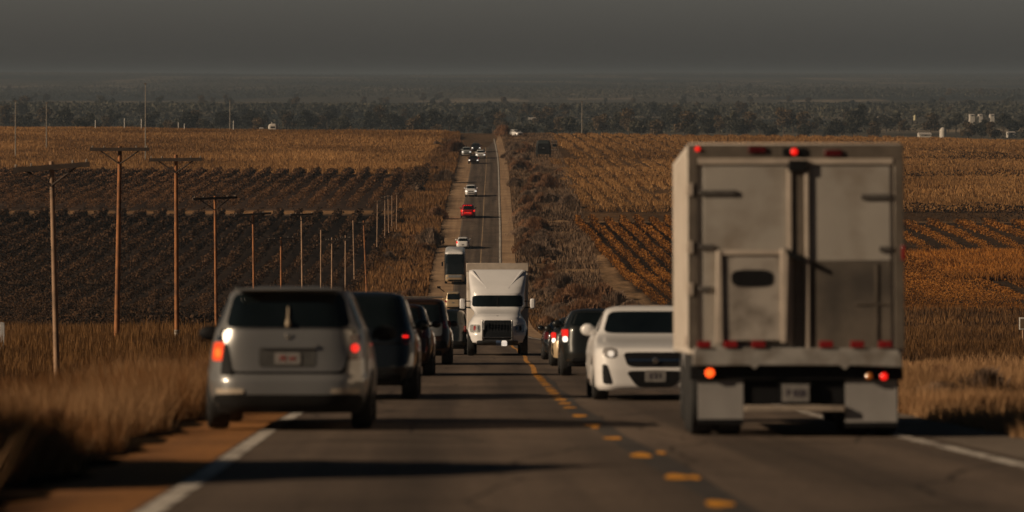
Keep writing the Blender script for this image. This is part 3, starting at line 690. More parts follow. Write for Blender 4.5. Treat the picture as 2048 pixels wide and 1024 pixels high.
# sill beam, lamps
sb = MB(); sb.tri_prism([(tx(1386), tz(733)), (tx(1500), tz(733)), (tx(1510), tz(741)), (tx(1518), tz(733)), (tx(1680), tz(733)), (tx(1690), tz(742)), (tx(1700), tz(733)), (tx(1805), tz(737)), (tx(1802), tz(712)), (tx(1794), tz(699)), (tx(1388), tz(697))], -.10, .10)
sb.build('sill_beam', STEEL, truck, .008)
for c_ in (1408, 1461, 1517, 1652, 1714, 1770):
    q = MB(); q.box(tx(c_ - 14), tx(c_ + 14), -.125, -.09, tz(698), tz(684)); q.build('marker_light', REDLENS, truck, .008)
def roundlamp(name, px, py, r, m, y=-.03, par=truck, ring=True):
    q = MB(); q.cyl((tx(px), y + .05, tz(py)), (tx(px), y, tz(py)), r, r * .96, 20); q.cyl((tx(px), y, tz(py)), (tx(px), y - .012, tz(py)), r * .96, r * .6, 20)
    o = q.build(name, m, par)
    if ring:
        k = MB(); k.cyl((tx(px), y + .055, tz(py)), (tx(px), y + .015, tz(py)), r * 1.35, n=20); k.build('grommet', BLACK, o)
    return o
hb_ = MB(); hb_.box(tx(1568), tx(1614), -.035, -.005, tz(313), tz(297)); hb_.build('lamp_housing', BLACK, truck, .006)
roundlamp('marker_light', 1591, 305, .038, REDLIT, -.05, ring=False)
roundlamp('marker_light', 1397, 299, .026, REDLIT, -.03, ring=False)
for c_, y_ in ((1517, 300), (1670, 307)):
    q = MB(); q.box(tx(c_ - 18), tx(c_ + 18), -.04, -.01, tz(y_ + 8), tz(y_ - 6)); q.build('marker_light', DRED, truck, .01)
q = MB(); q.box(HW - .03, HW + .012, -.03, .05, tz(523), tz(493)); q.build('side_reflector', REDLENS, truck, .008)
# chassis, light panels, flaps, wheels, plate
ch = MB(); ch.box(-.95, .95, .10, 5.0, tz(812), tz(728)); ch.box(-HW + .02, HW - .02, .02, .10, tz(762), tz(734)); ch.box(tx(1490), tx(1690), .2, .35, tz(810), tz(730)); ch.build('chassis', BLACK, truck, .01)
ic = MB(); ic.box(tx(1490), tx(1690), -.02, .06, tz(825), tz(813)); ic.build('underride_bar', mat('worn bar paint', (.30, .25, .20), .6, noise=(3, .4)), truck, .008)
for s_, (a_, b_, zt_, zb_) in ((-1, (1397, 1488, 735, 841)), (1, (1692, 1796, 737, 847))):
    q = MB(); q.box(tx(a_), tx(b_), .06, .075, tz(zb_), tz(zt_)); q.build('mud_flap', FLAP, truck, .004)
    q = MB(); q.box(tx(a_), tx(b_), .055, .08, tz(zb_ + 10), tz(zb_ + 1)); q.build('flap_weight', BLACK, truck, .003)
roundlamp('tail_light', 1420, 748, .052, ORANGELIT)['label'] = 'bright orange red left tail light'
roundlamp('tail_light', 1768, 755, .042, REDLIT); roundlamp('reflector', 1739, 755, .042, AMBER)
for y in (.85, 2.0):
    for s_ in (-1, 1):
        wheel(truck, s_ * (HW - .17), y, .50, .27, s_, mat('dusty truck rim', (.30, .22, .15), .6, .3, noise=(5, .2)), spokes=False)
        wheel(truck, s_ * (HW - .49), y, .50, .27, s_, RIM)
pl = MB(); pl.box(tx(1565), tx(1619), .0, .012, tz(806), tz(771)); po = pl.build('number_plate', PLATE, truck, .003)
text_obj('plate_text', 'P 828', .115, INK, po, (tx(1592), -.004, tz(789)), (PI / 2, 0, 0), .85)
pb = MB(); pb.box(tx(1560), tx(1624), .013, .06, tz(812), tz(766)); pb.build('plate_bracket', BLACK, truck)
# side marks near the foot of the box side, skirt and cab
text_obj('side_lettering', 'FEEI', .16, mat('faded brown lettering', (.25, .17, .12), .7, noise=(9, .3)), truck, (-HW - .004, .55, tz(686)), (PI / 2, 0, -PI / 2), 1.3)
rb = MB()
for y in np.arange(.5, 4.9, .6): rb.box(-HW - .006, -HW + .01, y, y + .03, tz(700), tz(300))
rb.build('side_rib', PPOST, truck)
CK = [(.55, 1.0, 5.1, 7.2), (.7, 1.06, 5.05, 7.3), (1.2, 1.07, 5.05, 7.3), (1.45, 1.07, 5.05, 7.2), (1.6, 1.06, 5.05, 6.6), (1.75, 1.04, 5.05, 6.4), (2.45, .98, 5.1, 6.05), (2.6, .9, 5.15, 5.95), (2.66, .66, 5.2, 5.8)]
CBd = Body(CK, 8, [(6.4, .56, .5)]); CBd.mesh('cab', WHITEP, truck)
CBd.panel('windshield', GLASS, truck, 'F', [(-1.0, 1.78), (1.0, 1.78), (.9, 2.42), (-.9, 2.42)], .01)
for f in 'EW': CBd.panel('side_window', GLASS, truck, f, [(5.25, 1.75), (6.15, 1.75), (5.85, 2.4), (5.3, 2.4)], .008)
for s_ in (-1, 1): wheel(truck, s_ * .93, 6.4, .5, .28, s_, RIM)
for s_ in (-1, 1):
    q = MB(); q.box(s_*1.16 - .05, s_*1.16 + .05, 6.0, 6.06, 1.7, 2.15); q.cyl((s_*.95, 5.95, 1.75), (s_*1.16, 6.03, 1.8), .015, n=6); q.build('mirror', BLACK, truck, .01)
place(truck, PX(TC, 39.4), 39.4, yaw=-.012)

# ------------------------------------------------------------------ white truck facing the camera
WTR = mat('white truck paint', (.80, .80, .81), .28, 0, coat=.7, noise=(1.5, .05))
semi = empty('delivery_truck', 'white truck with tall roof fairing facing the camera in the middle of the road', 'truck')
def szz(py): return (712 - py) / 52.0
def sxx(px): return -(px - 995) / 52.0          # the truck faces us, so its own x runs the other way
q = MB(); q.box(-1.22, 1.22, -8.2, -1.55, 1.0, 3.62); q.build('cargo_box', SIDE, semi, .03)
q = MB(); q.box(-1.235, 1.235, -1.62, -1.50, 3.30, 3.64); q.build('box_header', PPOST, semi, .02)
SK = [(.42, 1.02, -1.4, 1.95), (.52, 1.16, -1.4, 2.12), (.80, 1.20, -1.4, 2.15), (1.05, 1.18, -1.4, 2.05), (1.30, 1.12, -1.4, 1.95), (1.50, .98, -1.4, 1.80), (1.62, .90, -1.4, 1.45), (1.72, .93, -1.4, .95), (1.82, 1.04, -1.4, .62),
      (1.90, 1.10, -1.4, .52), (2.35, 1.08, -1.4, .30), (2.42, 1.08, -1.4, .30), (2.7, 1.10, -1.4, .0), (3.0, 1.13, -1.4, -.45), (3.25, 1.14, -1.4, -.85), (3.34, 1.12, -1.4, -1.0), (3.38, 1.0, -1.4, -1.1)]
SB = Body(SK, 4.0, [(1.25, .55, .5)], sm=.03); SB.mesh('cab', WTR, semi)
# raised V ridges on the fairing
for s_ in (-1, 1):
    q = MB(); x0, z0, x1, z1 = s_ * 1.0, 3.28, s_ * .42, 2.62
    a_ = Vector((x0, SB.end_y(x0, z0, True), z0)); b_ = Vector((x1, SB.end_y(x1, z1, True), z1))
    q.cyl(a_, b_, .075, .015, 8); q.build('fairing_ridge', WTR, semi)
SB.panel('windshield', GLASS, semi, 'F', [(-1.0, 1.90), (1.0, 1.90), (.98, 2.34), (-.98, 2.34)], .012, p=12, nu=16)
q = MB(); q.cyl((0, SB.yf(1.9) + .02, 1.9), (0, SB.yf(2.34) + .02, 2.34), .012, n=6); q.build('windshield_pillar', BLACK, semi)
gr = SB.panel('grille', mat('dark grille mesh', (.014, .016, .018), .4, .3, noise=(30, .6)), semi, 'F', rect(-.53, .53, .62, 1.36), .02, p=20)
q = MB()
for s_ in (-1, 1): q.box(s_*.57 - .03, s_*.57 + .03, SB.yf(.9) - .05, SB.yf(.9) + .06, .60, 1.38)
q.box(-.56, .56, SB.yf(.75) - .02, SB.yf(.75) + .045, .70, .73); q.build('grille_frame', CHROME, gr, .01)
for k in range(6):
    pass
q = MB()
for k in range(9): q.box(-.48 + .12 * k - .008, -.48 + .12 * k + .008, SB.yf(1.0) + .0, SB.yf(1.0) + .04, .76, 1.3)
q.build('grille_bar', mat('dull grille bar', (.07, .075, .08), .4, .6, noise=(9, .2)), gr)
for s_ in (-1, 1):
    hl = SB.panel('headlight', LENS, semi, 'F', rect(min(s_*1.06, s_*.68), max(s_*1.06, s_*.68), .90, 1.20), .02, p=6)
    SB.panel('bulb', CHROME, hl, 'F', rect(min(s_*.78, s_*.71), max(s_*.78, s_*.71), .97, 1.14), .03, p=3)
    SB.panel('bulb', REDLENS if s_ > 0 else BLACK, hl, 'F', rect(min(s_*.93, s_*.84), max(s_*.93, s_*.84), .96, 1.15), .03, p=3)
SB.panel('bumper', mat('black truck bumper', (.03, .032, .035), .4, noise=(4, .2)), semi, 'F', rect(-.80, .80, .42, .60), .04, .06, p=10, nu=16)
SB.panel('fog_light', mat('dim lit lamp', (.8, .78, .72), .3, emit=(1, .85, .7), es=.9), semi, 'F', rect(sxx(1014), sxx(1003), szz(692), szz(681)), .06, .03, p=4)
SB.panel('number_plate', mat('blue plate', (.10, .16, .30), .5, noise=(6, .2)), semi, 'F', rect(sxx(1002), sxx(992), szz(690), szz(681)), .055, p=10)
q = MB(); q.box(-.035, .035, SB.yf(1.56) + .0, SB.yf(1.56) + .07, 1.49, 1.55); q.build('emblem', BLACK, semi, .005)
for s_ in (-1, 1):
    q = MB(); q.box(s_*1.38 - .10, s_*1.38 + .10, .10, .22, 1.82, 2.22); o = q.build('mirror', WTR, semi, .05)
    q = MB(); q.cyl((s_*1.05, .15, 1.86), (s_*1.38, .16, 1.90), .03, n=8); q.cyl((s_*1.05, .15, 2.12), (s_*1.38, .16, 2.12), .02, n=8); q.build('bracket', BLACK, o)
q = MB(); q.box(-.85, .85, -8.1, 1.7, .45, 1.0); q.build('chassis', BLACK, semi, .02)
for s_ in (-1, 1):
    wheel(semi, s_ * 1.03, 1.25, .50, .28, s_)
    for y in (-5.2, -6.4): wheel(semi, s_ * 1.0, y, .5, .32, s_)
place(semi, PX(995, 135), 135, back=True, ref=2.1)

# ------------------------------------------------------------------ bus and cream van in the dip
bus = empty('coach_bus', 'tall white roofed bus with a black windscreen in the far dip', 'bus')
BK = [(.35, 1.18, -5.6, 5.5), (.5, 1.24, -5.8, 5.75), (1.0, 1.27, -5.8, 5.8), (2.8, 1.27, -5.8, 5.68), (3.5, 1.24, -5.75, 5.5), (3.75, 1.15, -5.7, 5.4), (3.85, .9, -5.5, 5.2)]
BB = Body(BK, 10, [(3.6, .58, .5), (-3.2, .58, .5)]); BB.mesh('body', mat('dark bus paint', (.02, .025, .028), .3, coat=.6, noise=(1, .2)), bus)
Body([(3.62, 1.22, -5.74, 5.47), (3.78, 1.16, -5.7, 5.4), (3.9, .95, -5.5, 5.2)], 10).mesh('roof', WHITEP, bus)
BB.panel('front_skirt', CREAM, bus, 'F', rect(-1.15, 1.15, .40, 1.20), .03, p=10, nu=16)
BB.panel('windshield', GLASS, bus, 'F', [(-1.12, 1.25), (1.12, 1.25), (1.10, 3.55), (-1.10, 3.55)], .03, p=10, nu=16)
BB.panel('destination_board', mat('grey board', (.25, .27, .29), .4, noise=(4, .2)), bus, 'F', rect(-.8, .8, .85, 1.16), .045)
BB.panel('grille', BLACK, bus, 'F', rect(-.8, .8, .45, .62), .04)
for s_ in (-1, 1):
    BB.panel('headlight', LENS, bus, 'F', rect(min(s_*1.05, s_*.85), max(s_*1.05, s_*.85), .7, .95), .03, p=4)
    q = MB(); q.box(s_*1.5 - .1, s_*1.5 + .1, 5.7, 5.8, 2.2, 2.7); q.cyl((s_*1.2, 5.6, 2.75), (s_*1.5, 5.75, 2.7), .03, n=6); q.build('mirror', BLACK, bus, .02)
    wheel(bus, s_*1.08, 3.6, .5, .3, s_); wheel(bus, s_*1.08, -3.2, .5, .3, s_)
for f in 'EW':
    for k in range(6): BB.panel('side_window', GLASS, bus, f, rect(-5.0 + 1.65 * k, -3.5 + 1.65 * k, 1.7, 3.1), .01)
place(bus, PX(910, 456), 456, back=True, ref=5.8, scale=1.1)
cv, _ = make_car('cream_van', 'cream van in front of the bus in the far dip', 'van', 'van', 5.2, 2.1, 2.05, CREAM, wr=.36, n=7)
q = MB(); q.cyl((-1.05, 1.2, 1.95), (-1.75, 1.1, 2.45), .05, n=6); q.box(-1.9, -1.5, 1.0, 1.2, 2.35, 2.6); q.build('side_mast', BLACK, cv)
place(cv, PX(906, 409), 411)

# ------------------------------------------------------------------ vehicles on the far rise
FARV = [  # px, distance, kind, paint, back, scale, label, name
    (926, 522, 'hatch', WHITEP, False, 1.12, 'small white hatchback lowest on the far hill, driving away', 'white_hatchback'),
    (942, 652, 'suv', WHITEP, True, 1.22, 'white suv climbing down the far hill above the red car', 'white_suv'),
    (933, 858, 'suv', TEALW, True, 1.30, 'pale suv at the left edge of the road in the far cluster', 'pale_suv'),
    (947, 812, 'sedan', BROWNP, True, 1.32, 'small dark car with orange roof and lit headlights at the front of the far cluster', 'dark_car'),
    (961, 845, 'hatch', WHITEP, True, 1.32, 'white car next to the centre line in the far cluster', 'white_car'),
    (952, 885, 'suv', DARKG, True, 1.3, 'dark suv at the back of the far cluster', 'dark_suv')]
for px, d, kind, paint, back, sc, lab, nm in FARV:
    H = {'hatch': 1.5, 'suv': 1.7, 'sedan': 1.42}[kind]
    c, _ = make_car(nm, lab, 'car' if kind != 'suv' else 'suv', kind, 4.5, 1.85, H, paint, wr=.34, head=WHITELIT if back else LENS, tail=(REDLIT, REDLENS), n=6)
    place(c, PX(px, d), d, back, sc)
rc, RCB = make_car('red_pickup', 'red pickup with lit red lamps between two white cars on the far hill', 'pickup truck', 'suv', 5.0, 2.05, 1.85, REDP, wr=.40, tail=(REDLIT, REDLIT), n=6)
RCB.panel('light_bar', REDLIT, rc, 'R', rect(-.5, .5, .72, .80), .02)
for k in range(4): RCB.panel('roof_lamp', REDLIT, rc, 'R', rect(-.55 + .3 * k, -.42 + .3 * k, 1.72, 1.78), .03, p=3)
place(rc, PX(936, 588), 588, False, 1.22)
fw, _ = make_car('white_car', 'white car with a red side far away on the crest beside the brown mound', 'car', 'suv', 4.4, 1.85, 1.6, WHITEP, tail=(REDLIT, REDLENS), n=6)
place(fw, PX(1032, 1010), 1010, True, 1.25, yaw=.5, road=False)

# ------------------------------------------------------------------ foliage meshes
def raw_mesh(name, co, k, rnd):
    """co: (n*k, 3) corner positions, k corners a face; rnd one value a face"""
    nf = len(co) // k
    me = bpy.data.meshes.new(name); me.vertices.add(len(co)); me.vertices.foreach_set('co', np.asarray(co, np.float32).ravel())
    me.loops.add(len(co)); me.loops.foreach_set('vertex_index', np.arange(len(co), dtype=np.int32))
    me.polygons.add(nf); me.polygons.foreach_set('loop_start', np.arange(0, nf * k, k, dtype=np.int32)); me.update()
    a = me.attributes.new('rnd', 'FLOAT', 'FACE'); a.data.foreach_set('value', np.asarray(rnd, np.float32)); return me
def blades(P, h, w, lean=.35, seed=1, rb=0.5, rs=.28):
    r = np.random.default_rng(seed); n = len(P); a = r.uniform(0, PI, n); dx, dy = np.cos(a), np.sin(a)
    h = np.broadcast_to(h, n) * r.uniform(.45, 1.15, n); w = np.broadcast_to(w, n) * r.uniform(.6, 1.4, n) / 2
    la = r.uniform(0, 2 * PI, n); ll = r.uniform(0, lean, n) * h
    A = P + np.stack([dx * w, dy * w, -0.03 + 0 * w], -1); B = P - np.stack([dx * w, dy * w, .03 + 0 * w], -1)
    C = P + np.stack([np.cos(la) * ll, np.sin(la) * ll, h], -1)
    return np.stack([A, B, C], 1).reshape(-1, 3), np.clip(r.normal(rb, rs, n), 0, 1)
def leaves(P, size, seed=1, rb=.5, rs=.28):
    r = np.random.default_rng(seed); n = len(P); s = np.broadcast_to(size, n) * r.uniform(.5, 1.3, n)
    u = r.normal(size=(n, 3)); u /= np.linalg.norm(u, axis=1)[:, None]; v = np.cross(u, r.normal(size=(n, 3))); v /= np.linalg.norm(v, axis=1)[:, None]
    u, v = u * s[:, None] / 2, v * s[:, None] * .36
    return np.stack([P - u, P + v, P + u, P - v], 1).reshape(-1, 3), np.clip(r.normal(rb, rs, n), 0, 1)
def clump(x, y, sc, seed):                      # cheap value noise 0..1
    r = np.random.default_rng(seed); T = r.random((64, 64)); fx, fy = x / sc, y / sc
    ix, iy = np.floor(fx).astype(int), np.floor(fy).astype(int); tx_, ty_ = fx - ix, fy - iy
    tx_, ty_ = tx_**2*(3-2*tx_), ty_**2*(3-2*ty_); g = lambda i, j: T[i % 64, j % 64]
    return (g(ix, iy)*(1-tx_) + g(ix+1, iy)*tx_)*(1-ty_) + (g(ix, iy+1)*(1-tx_) + g(ix+1, iy+1)*tx_)*ty_

G_NEAR = foliage('dark rust grass', (.035, .018, .009), (.27, .125, .045), .25, .3)
G_TAN = foliage('dry tan grass', (.10, .050, .022), (.50, .30, .15), .25, .25)
G_BRN = foliage('rust brown grass', (.055, .030, .016), (.26, .135, .05), .25, .12)
G_GOLD = foliage('golden crop', (.17, .085, .03), (.50, .28, .11), .25, .02)
G_VERGE = foliage('orange brown verge grass', (.075, .042, .022), (.30, .155, .06), .25, .05)
G_BRUSH = foliage('grey brown brush', (.085, .055, .037), (.28, .185, .115), .25, .05)
V_DARK = foliage('dark vine leaves', (.022, .016, .012), (.135, .072, .037), .2, .04)
V_GOLD = foliage('rust gold vine leaves', (.07, .030, .010), (.48, .20, .04), .25, .05)
TWIG = foliage('brown twigs', (.15, .105, .078), (.38, .27, .19), .45, .1)
T_LEAF = foliage('dusky tree leaves', (.018, .021, .017), (.135, .125, .09), .2, .004)
T_LEAF2 = foliage('brown tree leaves', (.035, .028, .018), (.19, .135, .08), .2, .004)
BARK = mat('bark', (.07, .05, .035), .9, noise=(4, .3))

# near left verge grass
def sample_region(n, d0, d1, xa, xb, pw=1.0, seed=3):
    r = np.random.default_rng(seed); d = d0 + (d1 - d0) * r.random(n) ** pw
    a, b = xa(d), xb(d); ok = b > a; d, a, b = d[ok], a[ok], b[ok]
    x = a + (b - a) * r.random(len(d)); return x, d
LE = lambda d: xc(d) - lane_l(d) - sh_l(d)
RE = lambda d: xc(d) + lane_r(d) + sh_r(d)
def grass(name, label, m, n, d0, d1, xa, xb, h, w, pw, seed, rb=.5, lean=.4, cl=3.0, thr=.0, edge=None):
    x, d = sample_region(n, d0, d1, xa, xb, pw, seed)
    c = .6 * clump(x, d, cl, seed + 1) + .4 * clump(x, d, cl / 3, seed + 2)
    ok = c > thr; x, d, c = x[ok], d[ok], c[ok]
    P = np.stack([x, d, gz(x, d)], -1)
    big = clump(x + 40, d, cl * 4, seed + 9); hh = h * (.2 + 1.5 * c) * (.45 + 1.1 * big)
    if edge is not None:
        e = 1
    ww = np.clip(w * d / 60, w * .7, w * 30) if w < .1 else w
    co, rn = blades(P, hh, ww, lean, seed + 3, rb); rn = np.clip(rn + (c - .5) * 1.1, 0, 1)
    if edge is not None: rn = np.clip(rn + .55 * (1 - sst(np.abs(x - edge(d)), .4, 2.2)), 0, 1)
    return tag(link(name, raw_mesh(name, co, 3, rn), m, smooth=False), label, 'grass', kind='stuff')
jit = lambda d: .35 * np.sin(d * 1.1) + .25 * np.sin(d * 2.7 + 1)
grass('verge_grass', 'tall dry grass on the near left verge beside the orange shoulder', G_NEAR, 330000, 14, 130, lambda d: -.150 * d - 3, lambda d: LE(d) + jit(d) * .5, .50, .016, 1.3, 11, .34, edge=LE, cl=1.1, lean=.8, thr=.2)
grass('verge_grass', 'brown brushy grass on the left slope below the first poles', G_BRN, 160000, 110, 350, lambda d: -.150 * d - 3, lambda d: LE(d), .75, .025, 1.2, 21, .45, cl=6)
grass('verge_grass', 'short trodden straw beside the right shoulder next to the box truck', G_TAN, 60000, 14, 54, lambda d: RE(d) + jit(d + 4) * .3, lambda d: .150 * d + 4, .16, .018, 1.2, 35, .60, edge=RE, cl=1.5, lean=.8, thr=.25)
grass('verge_grass', 'golden dry grass along the right shoulder behind the box truck', G_TAN, 240000, 50, 130, lambda d: RE(d) + jit(d + 4) * .4, lambda d: .150 * d + 4, .38, .018, 1.2, 31, .60, edge=RE, cl=1.5, lean=.8, thr=.15)
grass('verge_grass', 'dark brown grass on the right slope down to the vines', G_BRN, 170000, 120, 405, lambda d: RE(d), lambda d: .150 * d + 4, .8, .025, 1.1, 41, .30, cl=7)
grass('verge_grass', 'orange brown grass strip between the left vines and the far road', G_VERGE, 60000, 345, 1040, lambda d: d * 0 - 20, lambda d: LE(d) - .2, .9, .28, 1.0, 51, .5, cl=8)
grass('verge_grass', 'brown grass and weeds right of the far road', G_BRUSH, 60000, 345, 1040, lambda d: RE(d) + .2, lambda d: 12 + 0 * d, .7, .26, 1.0, 61, .4, cl=6, thr=.36)
grass('verge_grass', 'pale straw tufts along the edge of the near left verge', G_TAN, 130000, 14, 130, lambda d: LE(d) - 3.0, lambda d: LE(d) + jit(d) * .6, .46, .016, 1.3, 15, .55, lean=.9, cl=.9, thr=.42)
# golden fields
grass('crop_field', 'golden crop field on the far left crest', G_GOLD, 230000, 752, 1055, lambda d: -.155 * d, lambda d: -19 + 0 * d, 1.0, .26, 1.0, 71, .45, cl=25)
def row_field(name, label, m, n, d0, d1, x0, x1, pitch, h, w, seed, rb, slant=.03, gap=.42):
    r = np.random.default_rng(seed); d = r.uniform(d0, d1, n); k = r.integers(0, int((x1 - x0) / pitch), n)
    x = x0 + k * pitch + r.normal(0, pitch * .15, n) + slant * (d1 - d)
    ok = x < .152 * d + 3; x, d = x[ok], d[ok]
    c = clump(x, d, 14, seed); ok = c > gap * r.random(len(x)); x, d, c = x[ok], d[ok], c[ok]
    co, rn = blades(np.stack([x, d, gz(x, d)], -1), h * (.5 + c), w, .4, seed, rb)
    return tag(link(name, raw_mesh(name, co, 3, rn), m, smooth=False), label, 'crop', kind='stuff')
row_field('crop_field', 'golden stubble rows below the first dark line on the right hill', G_GOLD, 150000, 602, 728, 10.5, 116, 3.0, .75, .24, 81, .55)
row_field('crop_field', 'golden stubble rows in the middle band of the right hill', G_GOLD, 150000, 733, 838, 9.5, 134, 3.6, .70, .26, 82, .5)
row_field('crop_field', 'golden stubble rows nearest the crest on the right hill', G_GOLD, 160000, 843, 1050, 11, 168, 4.2, .75, .28, 83, .42)
row_field('crop_field', 'orange crop band behind the box truck at right', V_GOLD, 60000, 463, 511, 50, 78, .9, .9, .3, 84, .7)
row_field('crop_field', 'dark orange brush in front of the right vines', V_GOLD, 70000, 398, 419, 40, 68, .7, .5, .25, 85, .35)
# hedgerows: dark lines between the fields
def hedge(label, d, x0, x1, h, m, seed, th=1.2, name='hedgerow', dens=26, wob=1.0):
    r = np.random.default_rng(seed); n = int((x1 - x0) * dens); x = r.uniform(x0, x1, n)
    dd = d + wob * np.sin(x / 9) + r.normal(0, th / 2, n); hh = h * (.5 + clump(x, dd, 5, seed))
    P = np.stack([x, dd, gz(x, dd) + r.random(n) * hh], -1); co, rn = leaves(P, .38, seed, .2)
    return tag(link(name, raw_mesh(name, co, 4, rn), m, smooth=False), label, 'hedge')
hedge('thin dark hedge line just below the crest on the right hill', 840, 12, 134, 1.5, V_DARK, 91)
hedge('dark hedge line across the middle of the right hill', 730, 10, 118, 1.5, V_DARK, 92)
hedge('dark hedge line along the top of the right vineyard', 599, 8, 92, 1.5, V_DARK, 93)
hedge('dark hedge beside the pale farm track at far right', 576, 62, 90, 2.2, V_DARK, 94)
hedge('dark hedge at the bottom of the left vineyard beyond the poles', 349, -56, -27, 1.7, V_DARK, 95, 2.5, dens=90)
hedge('dark hedge at the right end of the upper left vineyard', 700, -21, -17, 3.0, V_DARK, 96, 40, dens=900, wob=0)

# vine rows
def row_mesh(name, d0, d1, slant, h, wd, dens, size, seed, rb=.45):
    r = np.random.default_rng(seed); n = int((d1 - d0) * dens); t = r.uniform(d0, d1, n)
    amp = .75 + .5 * clump(t, t * 0, 2.2, seed)
    x = slant * (d1 - t) + r.normal(0, wd / 2.4, n) + .15 * np.sin(t / 7); zz = (r.random(n) ** .8) * h * amp + .05
    P = np.stack([x, t - d1, prof(t) - float(prof(d1)) + zz], -1)
    co, rn = leaves(P, size, seed, rb); rn = np.clip(rn + (zz / h - .5) * .2, 0, 1); return raw_mesh(name, co, 4, rn)
ORD = ('first second third fourth fifth sixth seventh eighth ninth tenth eleventh twelfth thirteenth fourteenth fifteenth sixteenth seventeenth eighteenth nineteenth twentieth twenty-first twenty-second twenty-third twenty-fourth twenty-fifth twenty-sixth twenty-seventh twenty-eighth').split()
def vine_rows(label, group, variants, d1s, xs, m):
    for me in variants: me.materials.append(m)
    for i, x in enumerate(xs):
        k = i % len(variants); o = bpy.data.objects.new('vine_row', variants[k]); COL.objects.link(o)
        o.location = (x, d1s[k], float(prof(d1s[k]))); tag(o, label.replace('vine row', 'vine row, ' + ORD[i] + ' from the road,'), 'vine row', group)
lv = [row_mesh('vine_row', 352, 592, -.005, 1.25, .6, 40, .38, s) for s in (1, 2, 3)]
vine_rows('dark vine row in the lower left vineyard behind the utility poles', 'vine rows of the lower left vineyard', lv, [592] * 3, [-32.5 - 3.3 * i for i in range(19)], V_DARK)
lv = [row_mesh('vine_row', 395, 592, -.005, 1.2, .6, 40, .38, s) for s in (4, 5)]
vine_rows('short dark vine row at the road end of the left vineyard', 'short vine rows beside the left verge', lv, [592] * 2, [-19.3 - 3.3 * i for i in range(4)], V_DARK)
lv = [row_mesh('vine_row', 609, 750, -.005, 1.35, .7, 42, .42, s) for s in (6, 7, 8)]
vine_rows('brown vine row in the upper left vineyard below the golden field', 'vine rows of the upper left vineyard', lv, [750] * 3, [-20.5 - 3.5 * i for i in range(27)], foliage('brown vine leaves', (.028, .018, .012), (.24, .12, .055), .2, .04))
lv = [row_mesh('vine_row', 412, 575, .045, 1.1, .5, 46, .32, s, .5) for s in (9, 10, 11)]
vine_rows('rust gold vine row between the brush and the box truck', 'vine rows of the right vineyard', lv, [575] * 3, [10.6 + 2.45 * i for i in range(18)], V_GOLD)
lv = [row_mesh('vine_row', 515, 570, .045, .75, .9, 60, .34, s, .5) for s in (12, 13)]
vine_rows('short vine row under the pale farm track at far right', 'short vine rows at far right', lv, [572] * 2, [50 + 4.6 * i for i in range(9)], V_GOLD)
lv = [row_mesh('vine_row', 426, 462, .045, .55, .9, 60, .30, s, .5) for s in (14, 15)]
vine_rows('short vine row below the orange crop band at far right', 'lower short vine rows at far right', lv, [461] * 2, [38 + 4.6 * i for i in range(9)], V_GOLD)

# bushes beside the far road
def bush_mesh(seed, R=1.6, H=1.9, n=1500):
    r = np.random.default_rng(seed); a = r.uniform(0, 2 * PI, n); el = r.uniform(.15, 1.45, n); t = r.random(n) ** .6
    lob = 1 + .35 * np.sin(a * 3 + seed) + .2 * np.sin(a * 5)
    P = np.stack([R * lob * t * np.cos(el) * np.cos(a), R * lob * t * np.cos(el) * np.sin(a), H * t * np.sin(el)], -1)
    co, rn = blades(P * .75, H * .30, .10, .8, seed, .4); return raw_mesh('brush', co, 3, rn)
BV = [bush_mesh(s, 1.2 + .25 * (s % 4), 1.3 + .3 * (s % 3)) for s in range(6)]
TW2 = foliage('rusty twigs', (.16, .085, .048), (.42, .24, .135), .45, .1)
for i, me in enumerate(BV): me.materials.append(TWIG if i % 2 else TW2)
bi = 0
def bush(x, d, s, label, group):
    global bi
    o = bpy.data.objects.new('roadside_bush', BV[bi % 6]); COL.objects.link(o); bi += 1
    o.location = (x, d, float(gz(x, d)) - .05); o.rotation_euler = (0, 0, bi * 1.7); o.scale = (s, s, s * .85); tag(o, label, 'bush', group)
r = random.Random(5)
for i in range(130):
    d = 360 + 560 * r.random(); w0 = float(RE(d)) + 1.2; w1 = 5.5 if 440 < d < 590 else 10
    if d < 420: w1 = 16
    if d > 760: w1 = 3.5
    x = w0 + (w1 - w0) * r.random() ** 1.3
    bush(x, d, r.uniform(.8, 1.8), 'bare brown bush on the bank right of the far road', 'bushes right of the far road')
for i in range(45):
    d = 400 + 560 * r.random(); x = float(LE(d)) - 1.5 - 7 * r.random()
    bush(x, d, r.uniform(.5, 1.0), 'low rusty bush on the bank left of the far road', 'bushes left of the far road')
for i in range(16):
    d = 372 + 60 * r.random(); x = 5 + 10 * r.random()
    bush(x, d, r.uniform(.9, 1.5), 'thick brown bush at the foot of the right vineyard', 'bushes at the foot of the right vineyard')
for i, d in enumerate((524, 583, 707, 868)):
    bush(float(LE(d)) - 1.2, d, (1.9, 2.0, 2.1, 2.4)[i], 'larger rusty bush at the left edge of the far gravel shoulder', 'larger bushes at the left edge of the far gravel')
r2 = random.Random(12)
for i in range(26):
    d = 32 + 75 * r2.random() ** 1.3; x = float(LE(d)) - .7 - 5 * r2.random() ** 1.4
    bush(x, d, r2.uniform(.22, .48), 'dry weed clump standing out of the near left verge grass', 'weed clumps on the near left verge')
for i in range(14):
    d = 56 + 60 * r2.random(); x = float(RE(d)) + .6 + 3 * r2.random()
    bush(x, d, r2.uniform(.2, .4), 'dry weed clump beside the pale right shoulder', 'weed clumps beside the right shoulder')
bush(PX(1145, 480), 487, .8, 'small lone bush on the tan ground left of the right vineyard', None)
bush(PX(1005, 1012), 1012, 2.2, 'rounded brown mound of brush on the crest where the road ends', None)
